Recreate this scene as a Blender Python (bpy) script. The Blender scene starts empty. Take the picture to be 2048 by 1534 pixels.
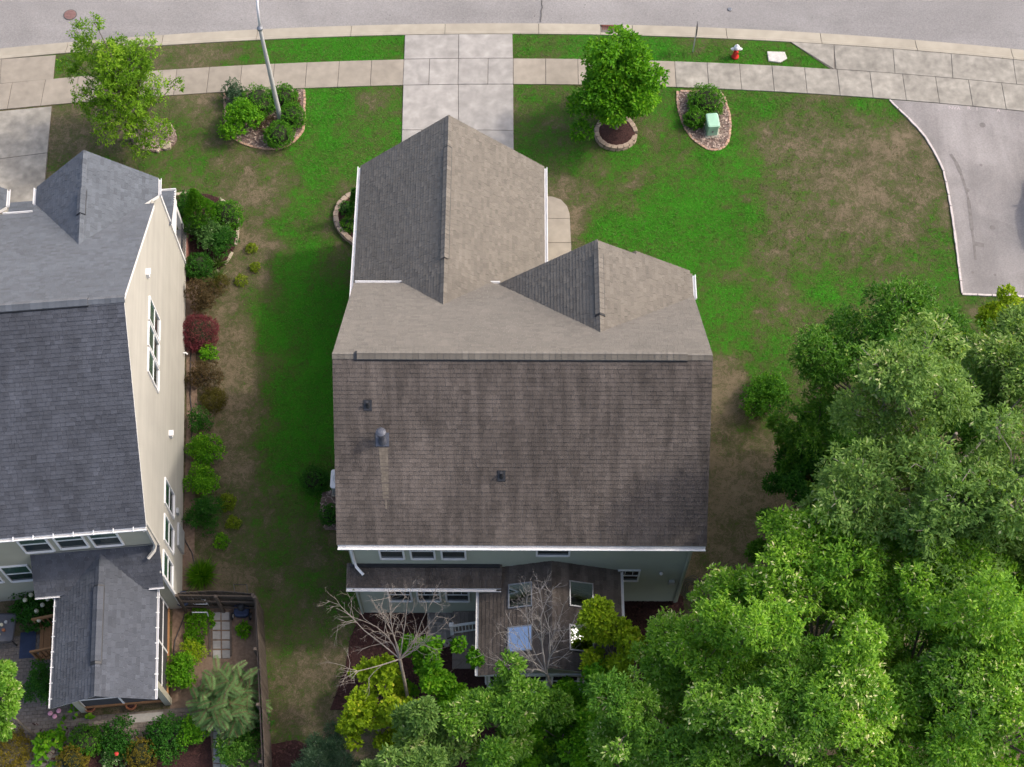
import bpy, math, random
import numpy as np
from mathutils import Vector, Matrix

# ---------------------------------------------------------------- camera, sky, sun, exposure
S = bpy.context.scene
COL = S.collection
R_ = math.radians
CAM_F, CAM_D, CAM_YAW, CAM_H = 2959.0, 1.0978, -0.0042, 52.97
_fw = np.array([math.sin(CAM_YAW)*math.cos(CAM_D), math.cos(CAM_YAW)*math.cos(CAM_D), -math.sin(CAM_D)])
_rt = np.array([math.cos(CAM_YAW), -math.sin(CAM_YAW), 0.0])
_up = np.cross(_rt, _fw)
cam = bpy.data.cameras.new('camera')
camo = bpy.data.objects.new('camera', cam)
COL.objects.link(camo)
cam.sensor_width = 36.0
cam.lens = CAM_F/2048*36.0
cam.clip_end = 2000
camo.matrix_world = Matrix(((_rt[0], _up[0], -_fw[0], 0), (_rt[1], _up[1], -_fw[1], 0), (_rt[2], _up[2], -_fw[2], CAM_H), (0, 0, 0, 1)))
S.camera = camo

SUN_AZ, SUN_EL = R_(12.5), R_(47)
world = bpy.data.worlds.new('World')
S.world = world
world.use_nodes = True
wn = world.node_tree
sky = wn.nodes.new('ShaderNodeTexSky')
sky.sky_type = 'NISHITA'
sky.sun_disc = False
sky.sun_elevation = SUN_EL
sky.sun_rotation = math.pi/2 - SUN_AZ
sky.air_density = 0.9
sky.dust_density = 4.5
sky.ozone_density = 0.6
wn.links.new(sky.outputs[0], wn.nodes['Background'].inputs[0])
wn.nodes['Background'].inputs[1].default_value = 0.15
sl = bpy.data.lights.new('sun', 'SUN')
sl.energy = 1.0
sl.angle = R_(2.5)
sl.color = (1.0, 0.93, 0.82)
so = bpy.data.objects.new('sun', sl)
COL.objects.link(so)
so.rotation_euler = Vector((math.cos(SUN_EL)*math.cos(SUN_AZ), math.cos(SUN_EL)*math.sin(SUN_AZ), math.sin(SUN_EL))).to_track_quat('Z', 'Y').to_euler()
so.location = (40, 10, 60)
S.view_settings.view_transform = 'Standard'
S.view_settings.look = 'None'
S.view_settings.exposure = 1.02
S.view_settings.gamma = 1.0

# ---------------------------------------------------------------- survey helpers
def G(u, v, z=0.0):
    """world x, y of the point at height z that the survey photograph shows at (u, v)"""
    r = _fw + _rt*((u-1024)/CAM_F) + _up*((767-v)/CAM_F)
    t = (z-CAM_H)/r[2]
    return (float(r[0]*t), float(r[1]*t))
def G3(u, v, z=0.0):
    a = G(u, v, z)
    return (a[0], a[1], z)
NPH = R_(5.4)
NO = (-12.7, 21.7)
def NW(a, b, z=0.0):
    """neighbour house frame -> world"""
    c, s = math.cos(NPH), math.sin(NPH)
    return (NO[0]+c*a-s*b, NO[1]+s*a+c*b, z)
ARC_C = (0.25, -135.0)
def ARC(R, x):
    th = math.asin((x-ARC_C[0])/R)
    return (ARC_C[0]+R*math.sin(th), ARC_C[1]+R*math.cos(th))

# ---------------------------------------------------------------- object helpers
def tag(o, label=None, cat=None, group=None, kind=None):
    if label: o['label'] = label
    if cat: o['category'] = cat
    if group: o['group'] = group
    if kind: o['kind'] = kind
    return o
def link(o, parent=None):
    COL.objects.link(o)
    if parent is not None:
        o.parent = parent
        if parent.parent is None: o.matrix_parent_inverse = parent.matrix_basis.inverted()
    return o
def thing(name, label, cat, loc=(0, 0, 0), group=None):
    o = bpy.data.objects.new(name, None)
    o.location = loc
    o.empty_display_size = 0.2
    COL.objects.link(o)
    return tag(o, label, cat, group)
class MB:
    def __init__(s):
        s.v = []; s.f = []; s.t = []
    def add(s, vs, fs, tone=0.5):
        b = len(s.v)
        s.v.extend([tuple(map(float, p)) for p in vs])
        for f in fs:
            s.f.append(tuple(i+b for i in f)); s.t.append(tone)
        return s
    def box(s, x0, x1, y0, y1, z0, z1, tone=.5):
        return s.prism([(x0, y0), (x1, y0), (x1, y1), (x0, y1)], z0, z1, tone)
    def prism(s, poly, z0, z1, tone=.5, inset=0.0):
        """vertical prism over a plan polygon; inset bevels the top edge"""
        a = sum(poly[i][0]*poly[(i+1) % len(poly)][1]-poly[(i+1) % len(poly)][0]*poly[i][1] for i in range(len(poly)))
        if a < 0: poly = poly[::-1]
        n = len(poly)
        cx = sum(p[0] for p in poly)/n; cy = sum(p[1] for p in poly)/n
        if inset:
            def sh(p):
                dx, dy = cx-p[0], cy-p[1]; d = math.hypot(dx, dy) or 1
                return (p[0]+dx/d*inset*1.4, p[1]+dy/d*inset*1.4)
            vs = [(p[0], p[1], z0) for p in poly]+[(p[0], p[1], z1-inset*.6) for p in poly]+[(*sh(p), z1) for p in poly]
            fs = [tuple(range(n-1, -1, -1)), tuple(range(2*n, 3*n))]
            for k in (0, n):
                fs += [(k+i, k+(i+1) % n, k+n+(i+1) % n, k+n+i) for i in range(n)]
        else:
            vs = [(p[0], p[1], z0) for p in poly]+[(p[0], p[1], z1) for p in poly]
            fs = [tuple(range(n-1, -1, -1)), tuple(range(n, 2*n))]+[(i, (i+1) % n, n+(i+1) % n, n+i) for i in range(n)]
        return s.add(vs, fs, tone)
    def slab(s, poly3, off, tone=.5):
        """closed solid between a 3-d polygon and the same polygon moved by off"""
        n = len(poly3)
        vs = [tuple(p) for p in poly3]+[(p[0]+off[0], p[1]+off[1], p[2]+off[2]) for p in poly3]
        nr = np.cross(np.subtract(poly3[1], poly3[0]), np.subtract(poly3[2], poly3[0]))
        fs = [tuple(range(n)), tuple(range(2*n-1, n-1, -1))]+[(i, n+i, n+(i+1) % n, (i+1) % n) for i in range(n)]
        if np.dot(nr, off) > 0: fs = [f[::-1] for f in fs]
        return s.add(vs, fs, tone)
    def bar(s, p, q, w, h, tone=.5, up=(0, 0, 1)):
        p, q = Vector(p), Vector(q)
        d = (q-p).normalized()
        u = Vector(up)
        if abs(d.dot(u)) > .95: u = Vector((0, 1, 0))
        sx = d.cross(u).normalized()*w*.5
        sy = sx.cross(d).normalized()*h*.5
        vs = [p-sx-sy, p+sx-sy, p+sx+sy, p-sx+sy, q-sx-sy, q+sx-sy, q+sx+sy, q-sx+sy]
        return s.add(vs, [(3, 2, 1, 0), (4, 5, 6, 7), (0, 1, 5, 4), (1, 2, 6, 5), (2, 3, 7, 6), (3, 0, 4, 7)], tone)
    def tube(s, pts, rad, n=6, tone=.5, cap=True):
        pts = [Vector(p) for p in pts]
        if not hasattr(rad, '__len__'): rad = [rad]*len(pts)
        b = len(s.v)
        ref = Vector((0.31, 0.17, 0.93))
        for i, p in enumerate(pts):
            d = (pts[min(i+1, len(pts)-1)]-pts[max(i-1, 0)])
            d = d.normalized() if d.length > 1e-6 else Vector((0, 0, 1))
            x = d.cross(ref)
            if x.length < .05: x = d.cross(Vector((1, 0, 0)))
            x.normalize(); y = d.cross(x)
            for k in range(n):
                a = 2*math.pi*k/n
                s.v.append(tuple(p+(x*math.cos(a)+y*math.sin(a))*rad[i]))
        for i in range(len(pts)-1):
            for k in range(n):
                s.f.append((b+i*n+k, b+(i+1)*n+k, b+(i+1)*n+(k+1) % n, b+i*n+(k+1) % n)); s.t.append(tone)
        if cap:
            s.f.append(tuple(b+k for k in range(n))); s.t.append(tone)
            s.f.append(tuple(b+(len(pts)-1)*n+k for k in range(n-1, -1, -1))); s.t.append(tone)
        return s
    def lathe(s, prof, c=(0, 0, 0), n=16, tone=.5):
        b = len(s.v)
        for r, z in prof:
            for k in range(n):
                a = 2*math.pi*k/n
                s.v.append((c[0]+r*math.cos(a), c[1]+r*math.sin(a), c[2]+z))
        for i in range(len(prof)-1):
            for k in range(n):
                s.f.append((b+i*n+k, b+i*n+(k+1) % n, b+(i+1)*n+(k+1) % n, b+(i+1)*n+k)); s.t.append(tone)
        s.f.append(tuple(b+k for k in range(n-1, -1, -1))); s.t.append(tone)
        s.f.append(tuple(b+(len(prof)-1)*n+k for k in range(n))); s.t.append(tone)
        return s
    def mesh(s, name, m, smooth=False):
        me = bpy.data.meshes.new(name)
        me.from_pydata(s.v, [], s.f)
        a = me.attributes.new('tone', 'FLOAT', 'FACE')
        a.data.foreach_set('value', np.array(s.t, dtype=np.float32))
        if smooth: me.polygons.foreach_set('use_smooth', [True]*len(me.polygons))
        me.materials.append(m)
        return me
    def build(s, name, m, parent=None, smooth=False):
        o = bpy.data.objects.new(name, s.mesh(name, m, smooth))
        return link(o, parent)
def clip(poly, a, b, c):
    """keep the part of a 2-d polygon where a*x+b*y+c >= 0"""
    out = []
    n = len(poly)
    for i in range(n):
        p, q = poly[i], poly[(i+1) % n]
        dp = a*p[0]+b*p[1]+c; dq = a*q[0]+b*q[1]+c
        if dp >= 0: out.append(p)
        if (dp >= 0) != (dq >= 0):
            t = dp/(dp-dq)
            out.append((p[0]+t*(q[0]-p[0]), p[1]+t*(q[1]-p[1])))
    return out
def clip_rect(poly, x0, x1, y0, y1):
    for a, b, c in ((1, 0, -x0), (-1, 0, x1), (0, 1, -y0), (0, -1, y1)):
        poly = clip(poly, a, b, c)
        if len(poly) < 3: return []
    return poly
def clip_conv(poly, conv):
    a = sum(conv[i][0]*conv[(i+1) % len(conv)][1]-conv[(i+1) % len(conv)][0]*conv[i][1] for i in range(len(conv)))
    if a < 0: conv = conv[::-1]
    for i in range(len(conv)):
        p, q = conv[i], conv[(i+1) % len(conv)]
        ex, ey = q[0]-p[0], q[1]-p[1]
        poly = clip(poly, -ey, ex, ey*p[0]-ex*p[1])
        if len(poly) < 3: return []
    return poly

# ---------------------------------------------------------------- materials
def mat(name, c, rough=.85, var=.2, scale=6.0, detail=6.0, bump=0.0, bscale=60.0, tone=0.0, rnd=0.0, stretch=None, metal=0.0, spec=.3, c2=None, blot=0.0, blotscale=.6, streak=None, bdist=.02, sheen=0.0):
    m = bpy.data.materials.new(name)
    m.use_nodes = True
    N = m.node_tree.nodes; Lk = m.node_tree.links
    p = N['Principled BSDF']
    p.inputs['Roughness'].default_value = rough
    p.inputs['Metallic'].default_value = metal
    p.inputs['Specular IOR Level'].default_value = spec
    if sheen:
        p.inputs['Sheen Weight'].default_value = sheen; p.inputs['Sheen Roughness'].default_value = .45
        p.inputs['Sheen Tint'].default_value = (.9, .86, .8, 1)
    geo = N.new('ShaderNodeNewGeometry')
    pos = geo.outputs['Position']
    if stretch:
        mp = N.new('ShaderNodeVectorMath'); mp.operation = 'MULTIPLY'
        mp.inputs[1].default_value = stretch
        Lk.new(pos, mp.inputs[0]); pos = mp.outputs[0]
    def noise(sc, det, vec, dist=0.0):
        n = N.new('ShaderNodeTexNoise')
        n.inputs['Scale'].default_value = sc; n.inputs['Detail'].default_value = det; n.inputs['Distortion'].default_value = dist
        Lk.new(vec, n.inputs['Vector'])
        return n.outputs['Fac']
    def rng(src, lo, hi, a=.25, b=.75):
        r = N.new('ShaderNodeMapRange'); r.inputs[1].default_value = a; r.inputs[2].default_value = b
        r.inputs[3].default_value = lo; r.inputs[4].default_value = hi
        Lk.new(src, r.inputs[0]); return r.outputs[0]
    def mul(col, fac):
        x = N.new('ShaderNodeVectorMath'); x.operation = 'SCALE'
        Lk.new(col, x.inputs[0]); Lk.new(fac, x.inputs['Scale']); return x.outputs[0]
    n1 = noise(scale, detail, pos)
    mx = N.new('ShaderNodeMix'); mx.data_type = 'RGBA'
    d = c2 if c2 else tuple(x*(1+var) for x in c)
    e = c if c2 else tuple(x*(1-var) for x in c)
    mx.inputs[6].default_value = (*e, 1); mx.inputs[7].default_value = (*d, 1)
    Lk.new(rng(n1, 0, 1), mx.inputs[0])
    col = mx.outputs[2]
    if blot: col = mul(col, rng(noise(blotscale, 4, geo.outputs['Position'], .6), 1-blot, 1+blot, .3, .7))
    if streak:
        vm = N.new('ShaderNodeVectorMath'); vm.operation = 'MULTIPLY'; vm.inputs[1].default_value = streak[0]
        Lk.new(geo.outputs['Position'], vm.inputs[0])
        col = mul(col, rng(noise(1.0, 5, vm.outputs[0], .3), 1-streak[1], 1+streak[1]*.5, .35, .65))
    if tone:
        at = N.new('ShaderNodeAttribute'); at.attribute_name = 'tone'
        col = mul(col, rng(at.outputs['Fac'], 1-tone, 1+tone, 0, 1))
    if rnd:
        oi = N.new('ShaderNodeObjectInfo')
        col = mul(col, rng(oi.outputs['Random'], 1-rnd, 1+rnd, 0, 1))
    Lk.new(col, p.inputs['Base Color'])
    if bump:
        b = N.new('ShaderNodeBump'); b.inputs['Strength'].default_value = bump; b.inputs['Distance'].default_value = bdist
        Lk.new(noise(bscale, 4, pos), b.inputs['Height']); Lk.new(b.outputs[0], p.inputs['Normal'])
    return m
def leafmat(name, c1, c2, c3=None, rough=.6, trans=.45, spec=.2):
    """c1 dark, c2 light, c3 the few palest leaves; on the oaks they paint in highlights"""
    m = bpy.data.materials.new(name)
    m.use_nodes = True
    N = m.node_tree.nodes; Lk = m.node_tree.links
    p = N['Principled BSDF']
    p.inputs['Roughness'].default_value = rough
    p.inputs['Specular IOR Level'].default_value = spec
    at = N.new('ShaderNodeAttribute'); at.attribute_name = 'tone'
    cr = N.new('ShaderNodeValToRGB')
    cr.color_ramp.elements[0].color = (*c1, 1); cr.color_ramp.elements[1].color = (*(c3 or c2), 1)
    e = cr.color_ramp.elements.new(.82); e.color = (*c2, 1)
    Lk.new(at.outputs['Fac'], cr.inputs[0])
    Lk.new(cr.outputs[0], p.inputs['Base Color'])
    tr = N.new('ShaderNodeBsdfTranslucent')
    vm = N.new('ShaderNodeVectorMath'); vm.operation = 'MULTIPLY'; vm.inputs[1].default_value = (1.3, 1.25, .5)
    Lk.new(cr.outputs[0], vm.inputs[0]); Lk.new(vm.outputs[0], tr.inputs[0])
    mx = N.new('ShaderNodeMixShader'); mx.inputs[0].default_value = trans
    Lk.new(p.outputs[0], mx.inputs[1]); Lk.new(tr.outputs[0], mx.inputs[2])
    Lk.new(mx.outputs[0], N['Material Output'].inputs[0])
    return m
M = {}
M['concrete'] = mat('concrete', (.278, .244, .198), .9, .12, 3, 8, .25, 90, rnd=.07, blot=.09, blotscale=.9, c2=None)
M['concrete_new'] = mat('concrete_new', (.315, .296, .273), .9, .16, 2.6, 9, .2, 90, rnd=.06, blot=.14, blotscale=1.5)
M['concrete_old'] = mat('concrete_old', (.265, .245, .21), .92, .24, 3.5, 9, .3, 90, rnd=.07, blot=.20, blotscale=1.1)
M['kerb'] = mat('kerb', (.335, .30, .24), .9, .1, 2, 8, .2, 80, rnd=.05, blot=.08)
M['joint'] = mat('joint', (.13, .115, .10), .95, .3, 10)
M['asphalt'] = mat('asphalt', (.250, .236, .228), .93, .18, 16, 12, .6, 220, blot=.13, blotscale=.25, streak=((.05, .9, 1), .06))
M['asphalt_drive'] = mat('asphalt_drive', (.252, .233, .223), .93, .16, 18, 12, .5, 220, blot=.16, blotscale=.5, streak=((1.1, .14, 1), .20))
M['crack'] = mat('crack', (.10, .095, .09), .9, .3, 20)
M['white_paint'] = mat('white_paint', (.78, .77, .75), .6, .05, 5)
M['kerb_white'] = mat('kerb_white', (.50, .445, .42), .8, .15, 9, 8, .3, 60)
M['cover_white'] = mat('cover_white', (.50, .475, .44), .9, .2, 9, 8, .3, 60)
M['shingle'] = mat('shingle', (.152, .135, .113), .95, .10, 40, 4, .5, 300, tone=.17, blot=.06, sheen=.30)
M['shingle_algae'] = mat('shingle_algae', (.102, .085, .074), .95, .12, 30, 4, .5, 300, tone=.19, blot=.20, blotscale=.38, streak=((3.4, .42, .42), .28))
M['shingle_slate'] = mat('shingle_slate', (.096, .107, .124), .95, .12, 40, 4, .5, 300, tone=.20, blot=.08, sheen=.25)
M['shingle_slate_streaked'] = mat('shingle_slate_streaked', (.064, .069, .083), .95, .12, 30, 4, .5, 300, tone=.20, blot=.10, streak=((1.6, .3, .3), .18))  # darker, streaked slate for the neighbour's rear slopes
M['shingle_charcoal'] = mat('shingle_charcoal', (.085, .092, .108), .95, .12, 40, 4, .5, 300, tone=.2, blot=.08)
M['deck_under'] = mat('deck_under', (.10, .09, .08), .9, .1)
M['siding_sage'] = mat('siding_sage', (.37, .39, .315), .75, .05, 1.5, 4, blot=.04)
M['siding_cream'] = mat('siding_cream', (.40, .38, .335), .75, .04, 1.2, 4, blot=.04, streak=((.3, .12, 3.2), .07))
M['siding_tan'] = mat('siding_tan', (.36, .345, .27), .75, .05, 1.5, 4, blot=.04)
M['trim_white'] = mat('trim_white', (.76, .75, .74), .55, .05, 3, 4)
M['trim_tan'] = mat('trim_tan', (.50, .47, .42), .6, .06, 3)
M['black_metal'] = mat('black_metal', (.025, .026, .03), .5, .2, 5, spec=.4)
M['grey_metal'] = mat('grey_metal', (.30, .31, .33), .45, .12, 6, metal=.6)
M['zinc'] = mat('zinc', (.47, .48, .48), .5, .08, 5, metal=.4)
M['pole_paint'] = mat('pole_paint', (.44, .44, .42), .45, .06, 5)
M['flashing'] = mat('flashing', (.10, .105, .125), .5, .15, 6, metal=.3)
M['brick_tan'] = mat('brick_tan', (.42, .27, .19), .92, .18, 14, 6, .4, 90, rnd=.16)
M['block_tan'] = mat('block_tan', (.31, .24, .185), .92, .15, 12, 6, .5, 70, rnd=.12)
M['brick_red'] = mat('brick_red', (.28, .13, .10), .92, .18, 14, 6, .4, 90, rnd=.2)
M['mortar'] = mat('mortar', (.33, .30, .27), .95, .1)
M['stone_tan'] = mat('stone_tan', (.40, .34, .26), .92, .2, 9, 6, .5, 50, rnd=.18)
M['mulch_dark'] = mat('mulch_dark', (.026, .011, .010), .95, .5, 22, 8, 1.0, 40, c2=(.070, .030, .026), bdist=.05)
M['mulch_brown'] = mat('mulch_brown', (.10, .068, .058), .95, .4, 20, 8, 1.0, 40, c2=(.25, .175, .15), bdist=.05)
M['chips'] = mat('chips', (.30, .23, .19), .95, .35, 14, 6, tone=.5)
M['soil'] = mat('soil', (.13, .088, .062), .95, .35, 8, 8, .8, 40, blot=.2, c2=(.25, .175, .125))
M['paver'] = mat('paver', (.175, .15, .13), .92, .18, 10, 6, .4, 60, rnd=.14)
M['paver_grey'] = mat('paver_grey', (.30, .29, .27), .92, .12, 8, 6, .4, 60, rnd=.06)
M['flagstone'] = mat('flagstone', (.22, .20, .18), .9, .2, 5, 6, .4, 50, rnd=.18)
M['wood_fence'] = mat('wood_fence', (.10, .078, .062), .92, .25, 8, 8, .4, 40, rnd=.2, stretch=(4, 4, .6))
M['wood_orange'] = mat('wood_orange', (.30, .155, .07), .8, .2, 8, 8, stretch=(3, 3, .6), rnd=.12)
M['wood_deck'] = mat('wood_deck', (.21, .175, .15), .85, .2, 10, 8, rnd=.12, stretch=(6, .8, 1))
M['bark'] = mat('bark', (.16, .135, .11), .95, .3, 12, 8, .8, 40)
M['bark_pale'] = mat('bark_pale', (.27, .232, .198), .95, .3, 9, 8, .5, 40)
M['green_box'] = mat('green_box', (.30, .50, .36), .55, .06, 2, 5, blot=.05, blotscale=2)
M['red_paint'] = mat('red_paint', (.55, .02, .015), .45, .08, 5, spec=.5)
M['silver_paint'] = mat('silver_paint', (.72, .72, .73), .45, .05, 5)
M['rust'] = mat('rust', (.17, .065, .05), .9, .3, 18)
M['terracotta'] = mat('terracotta', (.30, .12, .06), .85, .15, 8)
M['cast_iron'] = mat('cast_iron', (.20, .115, .105), .8, .2, 14, 6, .4, 60)
M['screen'] = mat('screen', (.055, .055, .06), .7, .1, 3)
M['curtain'] = mat('curtain', (.09, .15, .11), .9, .12, 1.5, 4, stretch=(9, 9, .4))
M['cover'] = mat('cover', (.03, .045, .09), .6, .2, 5)
M['car_paint'] = mat('car_paint', (.45, .46, .48), .3, .02, 3, metal=.5, spec=.6)
M['rubber'] = mat('rubber', (.02, .02, .02), .9, .1)
def glassmat(name, c, metal=.75, rough=.04):
    m = mat(name, c, rough, .04, 1.0, metal=metal, spec=.6); return m
M['glass'] = glassmat('glass', (.035, .05, .05), .25, .06)
M['glass_green'] = glassmat('glass_green', (.045, .10, .075), .2, .1)
M['skylight_glass'] = glassmat('skylight_glass', (.62, .66, .72), 1.0, .02)
M['pink'] = mat('pink', (.75, .35, .45), .7, .1)
M['cream_flower'] = mat('cream_flower', (.62, .58, .42), .8, .1)
M['red_flower'] = mat('red_flower', (.55, .05, .04), .7, .1)
M['chalk'] = mat('chalk', (.44, .38, .37), .95, .1, 30)

# ---------------------------------------------------------------- the setting: lawn, street, pavements, drives
rs = np.random.RandomState(7)
# how lush the turf is: 1 thick green, .5 thin olive, 0 bare earth
LUSH = [(150,140,.55),(250,125,.4),(370,105,.25),(430,110,.25),(500,100,.55),(560,95,.75),(620,90,.9),(700,90,.95),(780,95,.8),
(1050,88,.7),(1100,90,.5),(1140,105,.85),(1180,95,.8),(1330,105,.85),(1400,90,.35),(1450,90,.35),(1420,112,.92),(1500,120,.85),(1600,120,.7),(1640,135,.7),
(120,240,.2),(150,260,.15),(200,270,.25),(130,300,.2),(110,330,.3),(250,300,.45),(350,310,.6),(380,220,.35),(410,250,.5),(420,210,.3),(440,300,.5),(460,335,.22),(500,330,.28),(540,330,.4),
(400,340,.55),(530,380,.05),(532,360,.15),(535,395,.1),(480,380,.4),(560,420,.85),(600,300,.7),(650,210,.95),(660,260,.97),(620,350,.85),(700,200,.6),(770,190,.5),(760,230,.55),(720,260,.7),
(760,280,.75),(590,260,.75),(580,400,.85),(640,340,.8),(680,330,.75),(640,400,.5),(620,450,.5),(650,480,.5),(600,480,.85),(560,520,.8),
(590,560,.97),(570,650,1),(620,700,1),(560,780,1),(620,850,1),(580,900,.95),(640,600,1),(650,780,1),(540,950,.85),(600,980,.8),(560,1050,.5),(580,1120,.5),(620,1100,.4),(560,1180,.5),
(600,1250,.55),(560,1280,.5),(620,1200,.38),(590,1330,.3),(640,1300,.28),(580,1400,.32),(620,1420,.28),(660,1200,.5),(690,1150,.55),
(480,470,.1),(520,480,.15),(500,560,.12),(470,600,.15),(450,640,.12),(480,700,.12),(500,650,.2),(460,760,.08),(480,800,.1),(490,850,.15),(460,900,.15),(470,950,.15),(500,900,.3),
(450,1050,.3),(420,1130,.08),(450,1150,.08),(480,1140,.25),(400,700,.1),(400,850,.1),(385,1000,.1),(385,600,.15),(400,560,.1),(520,740,.65),(510,700,.5),(505,1000,.4),(500,1080,.45),(540,600,.8),(535,650,.9),(525,850,.7),
(1060,220,.5),(1100,200,.5),(1080,260,.65),(1120,280,.5),(1060,300,.8),(1150,320,.75),(1100,340,.65),(1200,340,.6),(1180,380,.45),(1250,330,.8),(1300,330,.75),(1130,370,.35),(1160,430,.12),
(1150,400,.2),(1152,460,.25),(1200,410,.5),(1260,390,.4),(1320,370,.55),(1340,300,.5),(1300,250,.4),(1330,210,.8),(1350,260,.5),(1240,450,.95),(1300,450,1),(1350,420,.95),(1400,380,.97),(1440,350,.97),
(1480,330,.7),(1500,360,.6),(1440,430,1),(1490,440,.9),(1390,330,.7),(1180,470,.85),(1380,500,1),(1430,520,.8),(1460,470,.9),(1500,230,.7),(1540,210,.75),(1600,220,.45),(1680,220,.4),(1750,205,.7),
(1560,270,.35),(1620,300,.28),(1680,280,.22),(1720,300,.2),(1600,360,.28),(1680,380,.22),(1760,360,.22),(1700,440,.22),(1640,430,.28),(1560,400,.35),(1530,480,.32),(1600,500,.4),(1560,550,.32),
(1640,540,.6),(1660,580,.88),(1620,560,.78),(1700,500,.4),(1760,480,.45),(1800,440,.32),(1830,380,.22),(1800,300,.18),(1850,330,.28),(1870,420,.5),(1880,480,.65),(1890,540,.7),(1905,600,.75),
(1840,560,.5),(1760,560,.45),(1720,600,.4),(1690,620,.45),(1980,605,.75),(2030,600,.8),(1960,625,.35),(2020,640,.25),(1440,600,.75),(1480,620,.8),(1500,680,.88),(1540,700,.85),(1430,660,.8),
(1420,580,.7),(1560,640,.4),(1590,690,.28),(1590,740,.22),(1560,600,.4),(1520,560,.5),
(1435,740,.22),(1445,780,.03),(1435,800,.05),(1470,760,.28),(1430,830,.18),(1450,880,.35),(1500,850,.28),(1500,920,.18),(1440,930,.12),(1480,960,.06),(1440,1000,.12),(1520,1000,.12),
(1480,1050,.2),(1440,1080,.22),(1460,1130,.08),(1500,1140,.1),(1420,1180,.22),(1390,1150,.28),(1540,780,.6),(1520,760,.8),(1700,900,.1),(1900,900,.1),(1700,1200,.1),(1900,1300,.1),(1400,1400,.1),(1200,1450,.12),
(900,1450,.15),(700,1480,.25),(300,1480,.12),(100,1480,.12),(100,1300,.12),(-300,700,.5),(-300,200,.6),(2300,300,.5),(2300,900,.2),(1000,1900,.15),(1000,700,.6)]
LP = np.array([G(u, v) for u, v, _ in LUSH]); LV = np.array([l for _, _, l in LUSH])
def lush_at(X, Y):
    out = np.empty(X.shape)
    for i in range(0, len(X), 20000):
        d = (X[i:i+20000, None]-LP[None, :, 0])**2+(Y[i:i+20000, None]-LP[None, :, 1])**2
        w = np.exp(-d/(2*.55**2))+.012*np.exp(-d/(2*2.2**2))+1e-4/(1+d)
        out[i:i+20000] = (w*LV).sum(1)/w.sum(1)
    return out
def vnoise(X, Y, sc, seed):
    r = np.random.RandomState(seed); T = r.rand(256, 256)
    x = X*sc; y = Y*sc
    xi = np.floor(x).astype(int); yi = np.floor(y).astype(int); fx = x-xi; fy = y-yi
    fx = fx*fx*(3-2*fx); fy = fy*fy*(3-2*fy)
    g = lambda a, b: T[a % 256, b % 256]
    return (g(xi, yi)*(1-fx)+g(xi+1, yi)*fx)*(1-fy)+(g(xi, yi+1)*(1-fx)+g(xi+1, yi+1)*fx)*fy
def ragged(X, Y):
    wob = (vnoise(X, Y, .9, 11)-.5)*1.2+(vnoise(X, Y, 2.3, 13)-.5)*.7
    wob2 = (vnoise(X, Y, .9, 12)-.5)*1.2+(vnoise(X, Y, 2.3, 14)-.5)*.7
    L = lush_at(X+wob, Y+wob2)
    mid = 1-np.abs(L-.5)*1.1
    return L-.05*np.clip(2-L*2, 0, 1)+((vnoise(X, Y, .8, 31)-.5)*.18+(vnoise(X, Y, 1.9, 32)-.5)*.34+(vnoise(X, Y, 3.6, 33)-.5)*.32)*np.clip(mid, .35, 1)
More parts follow.
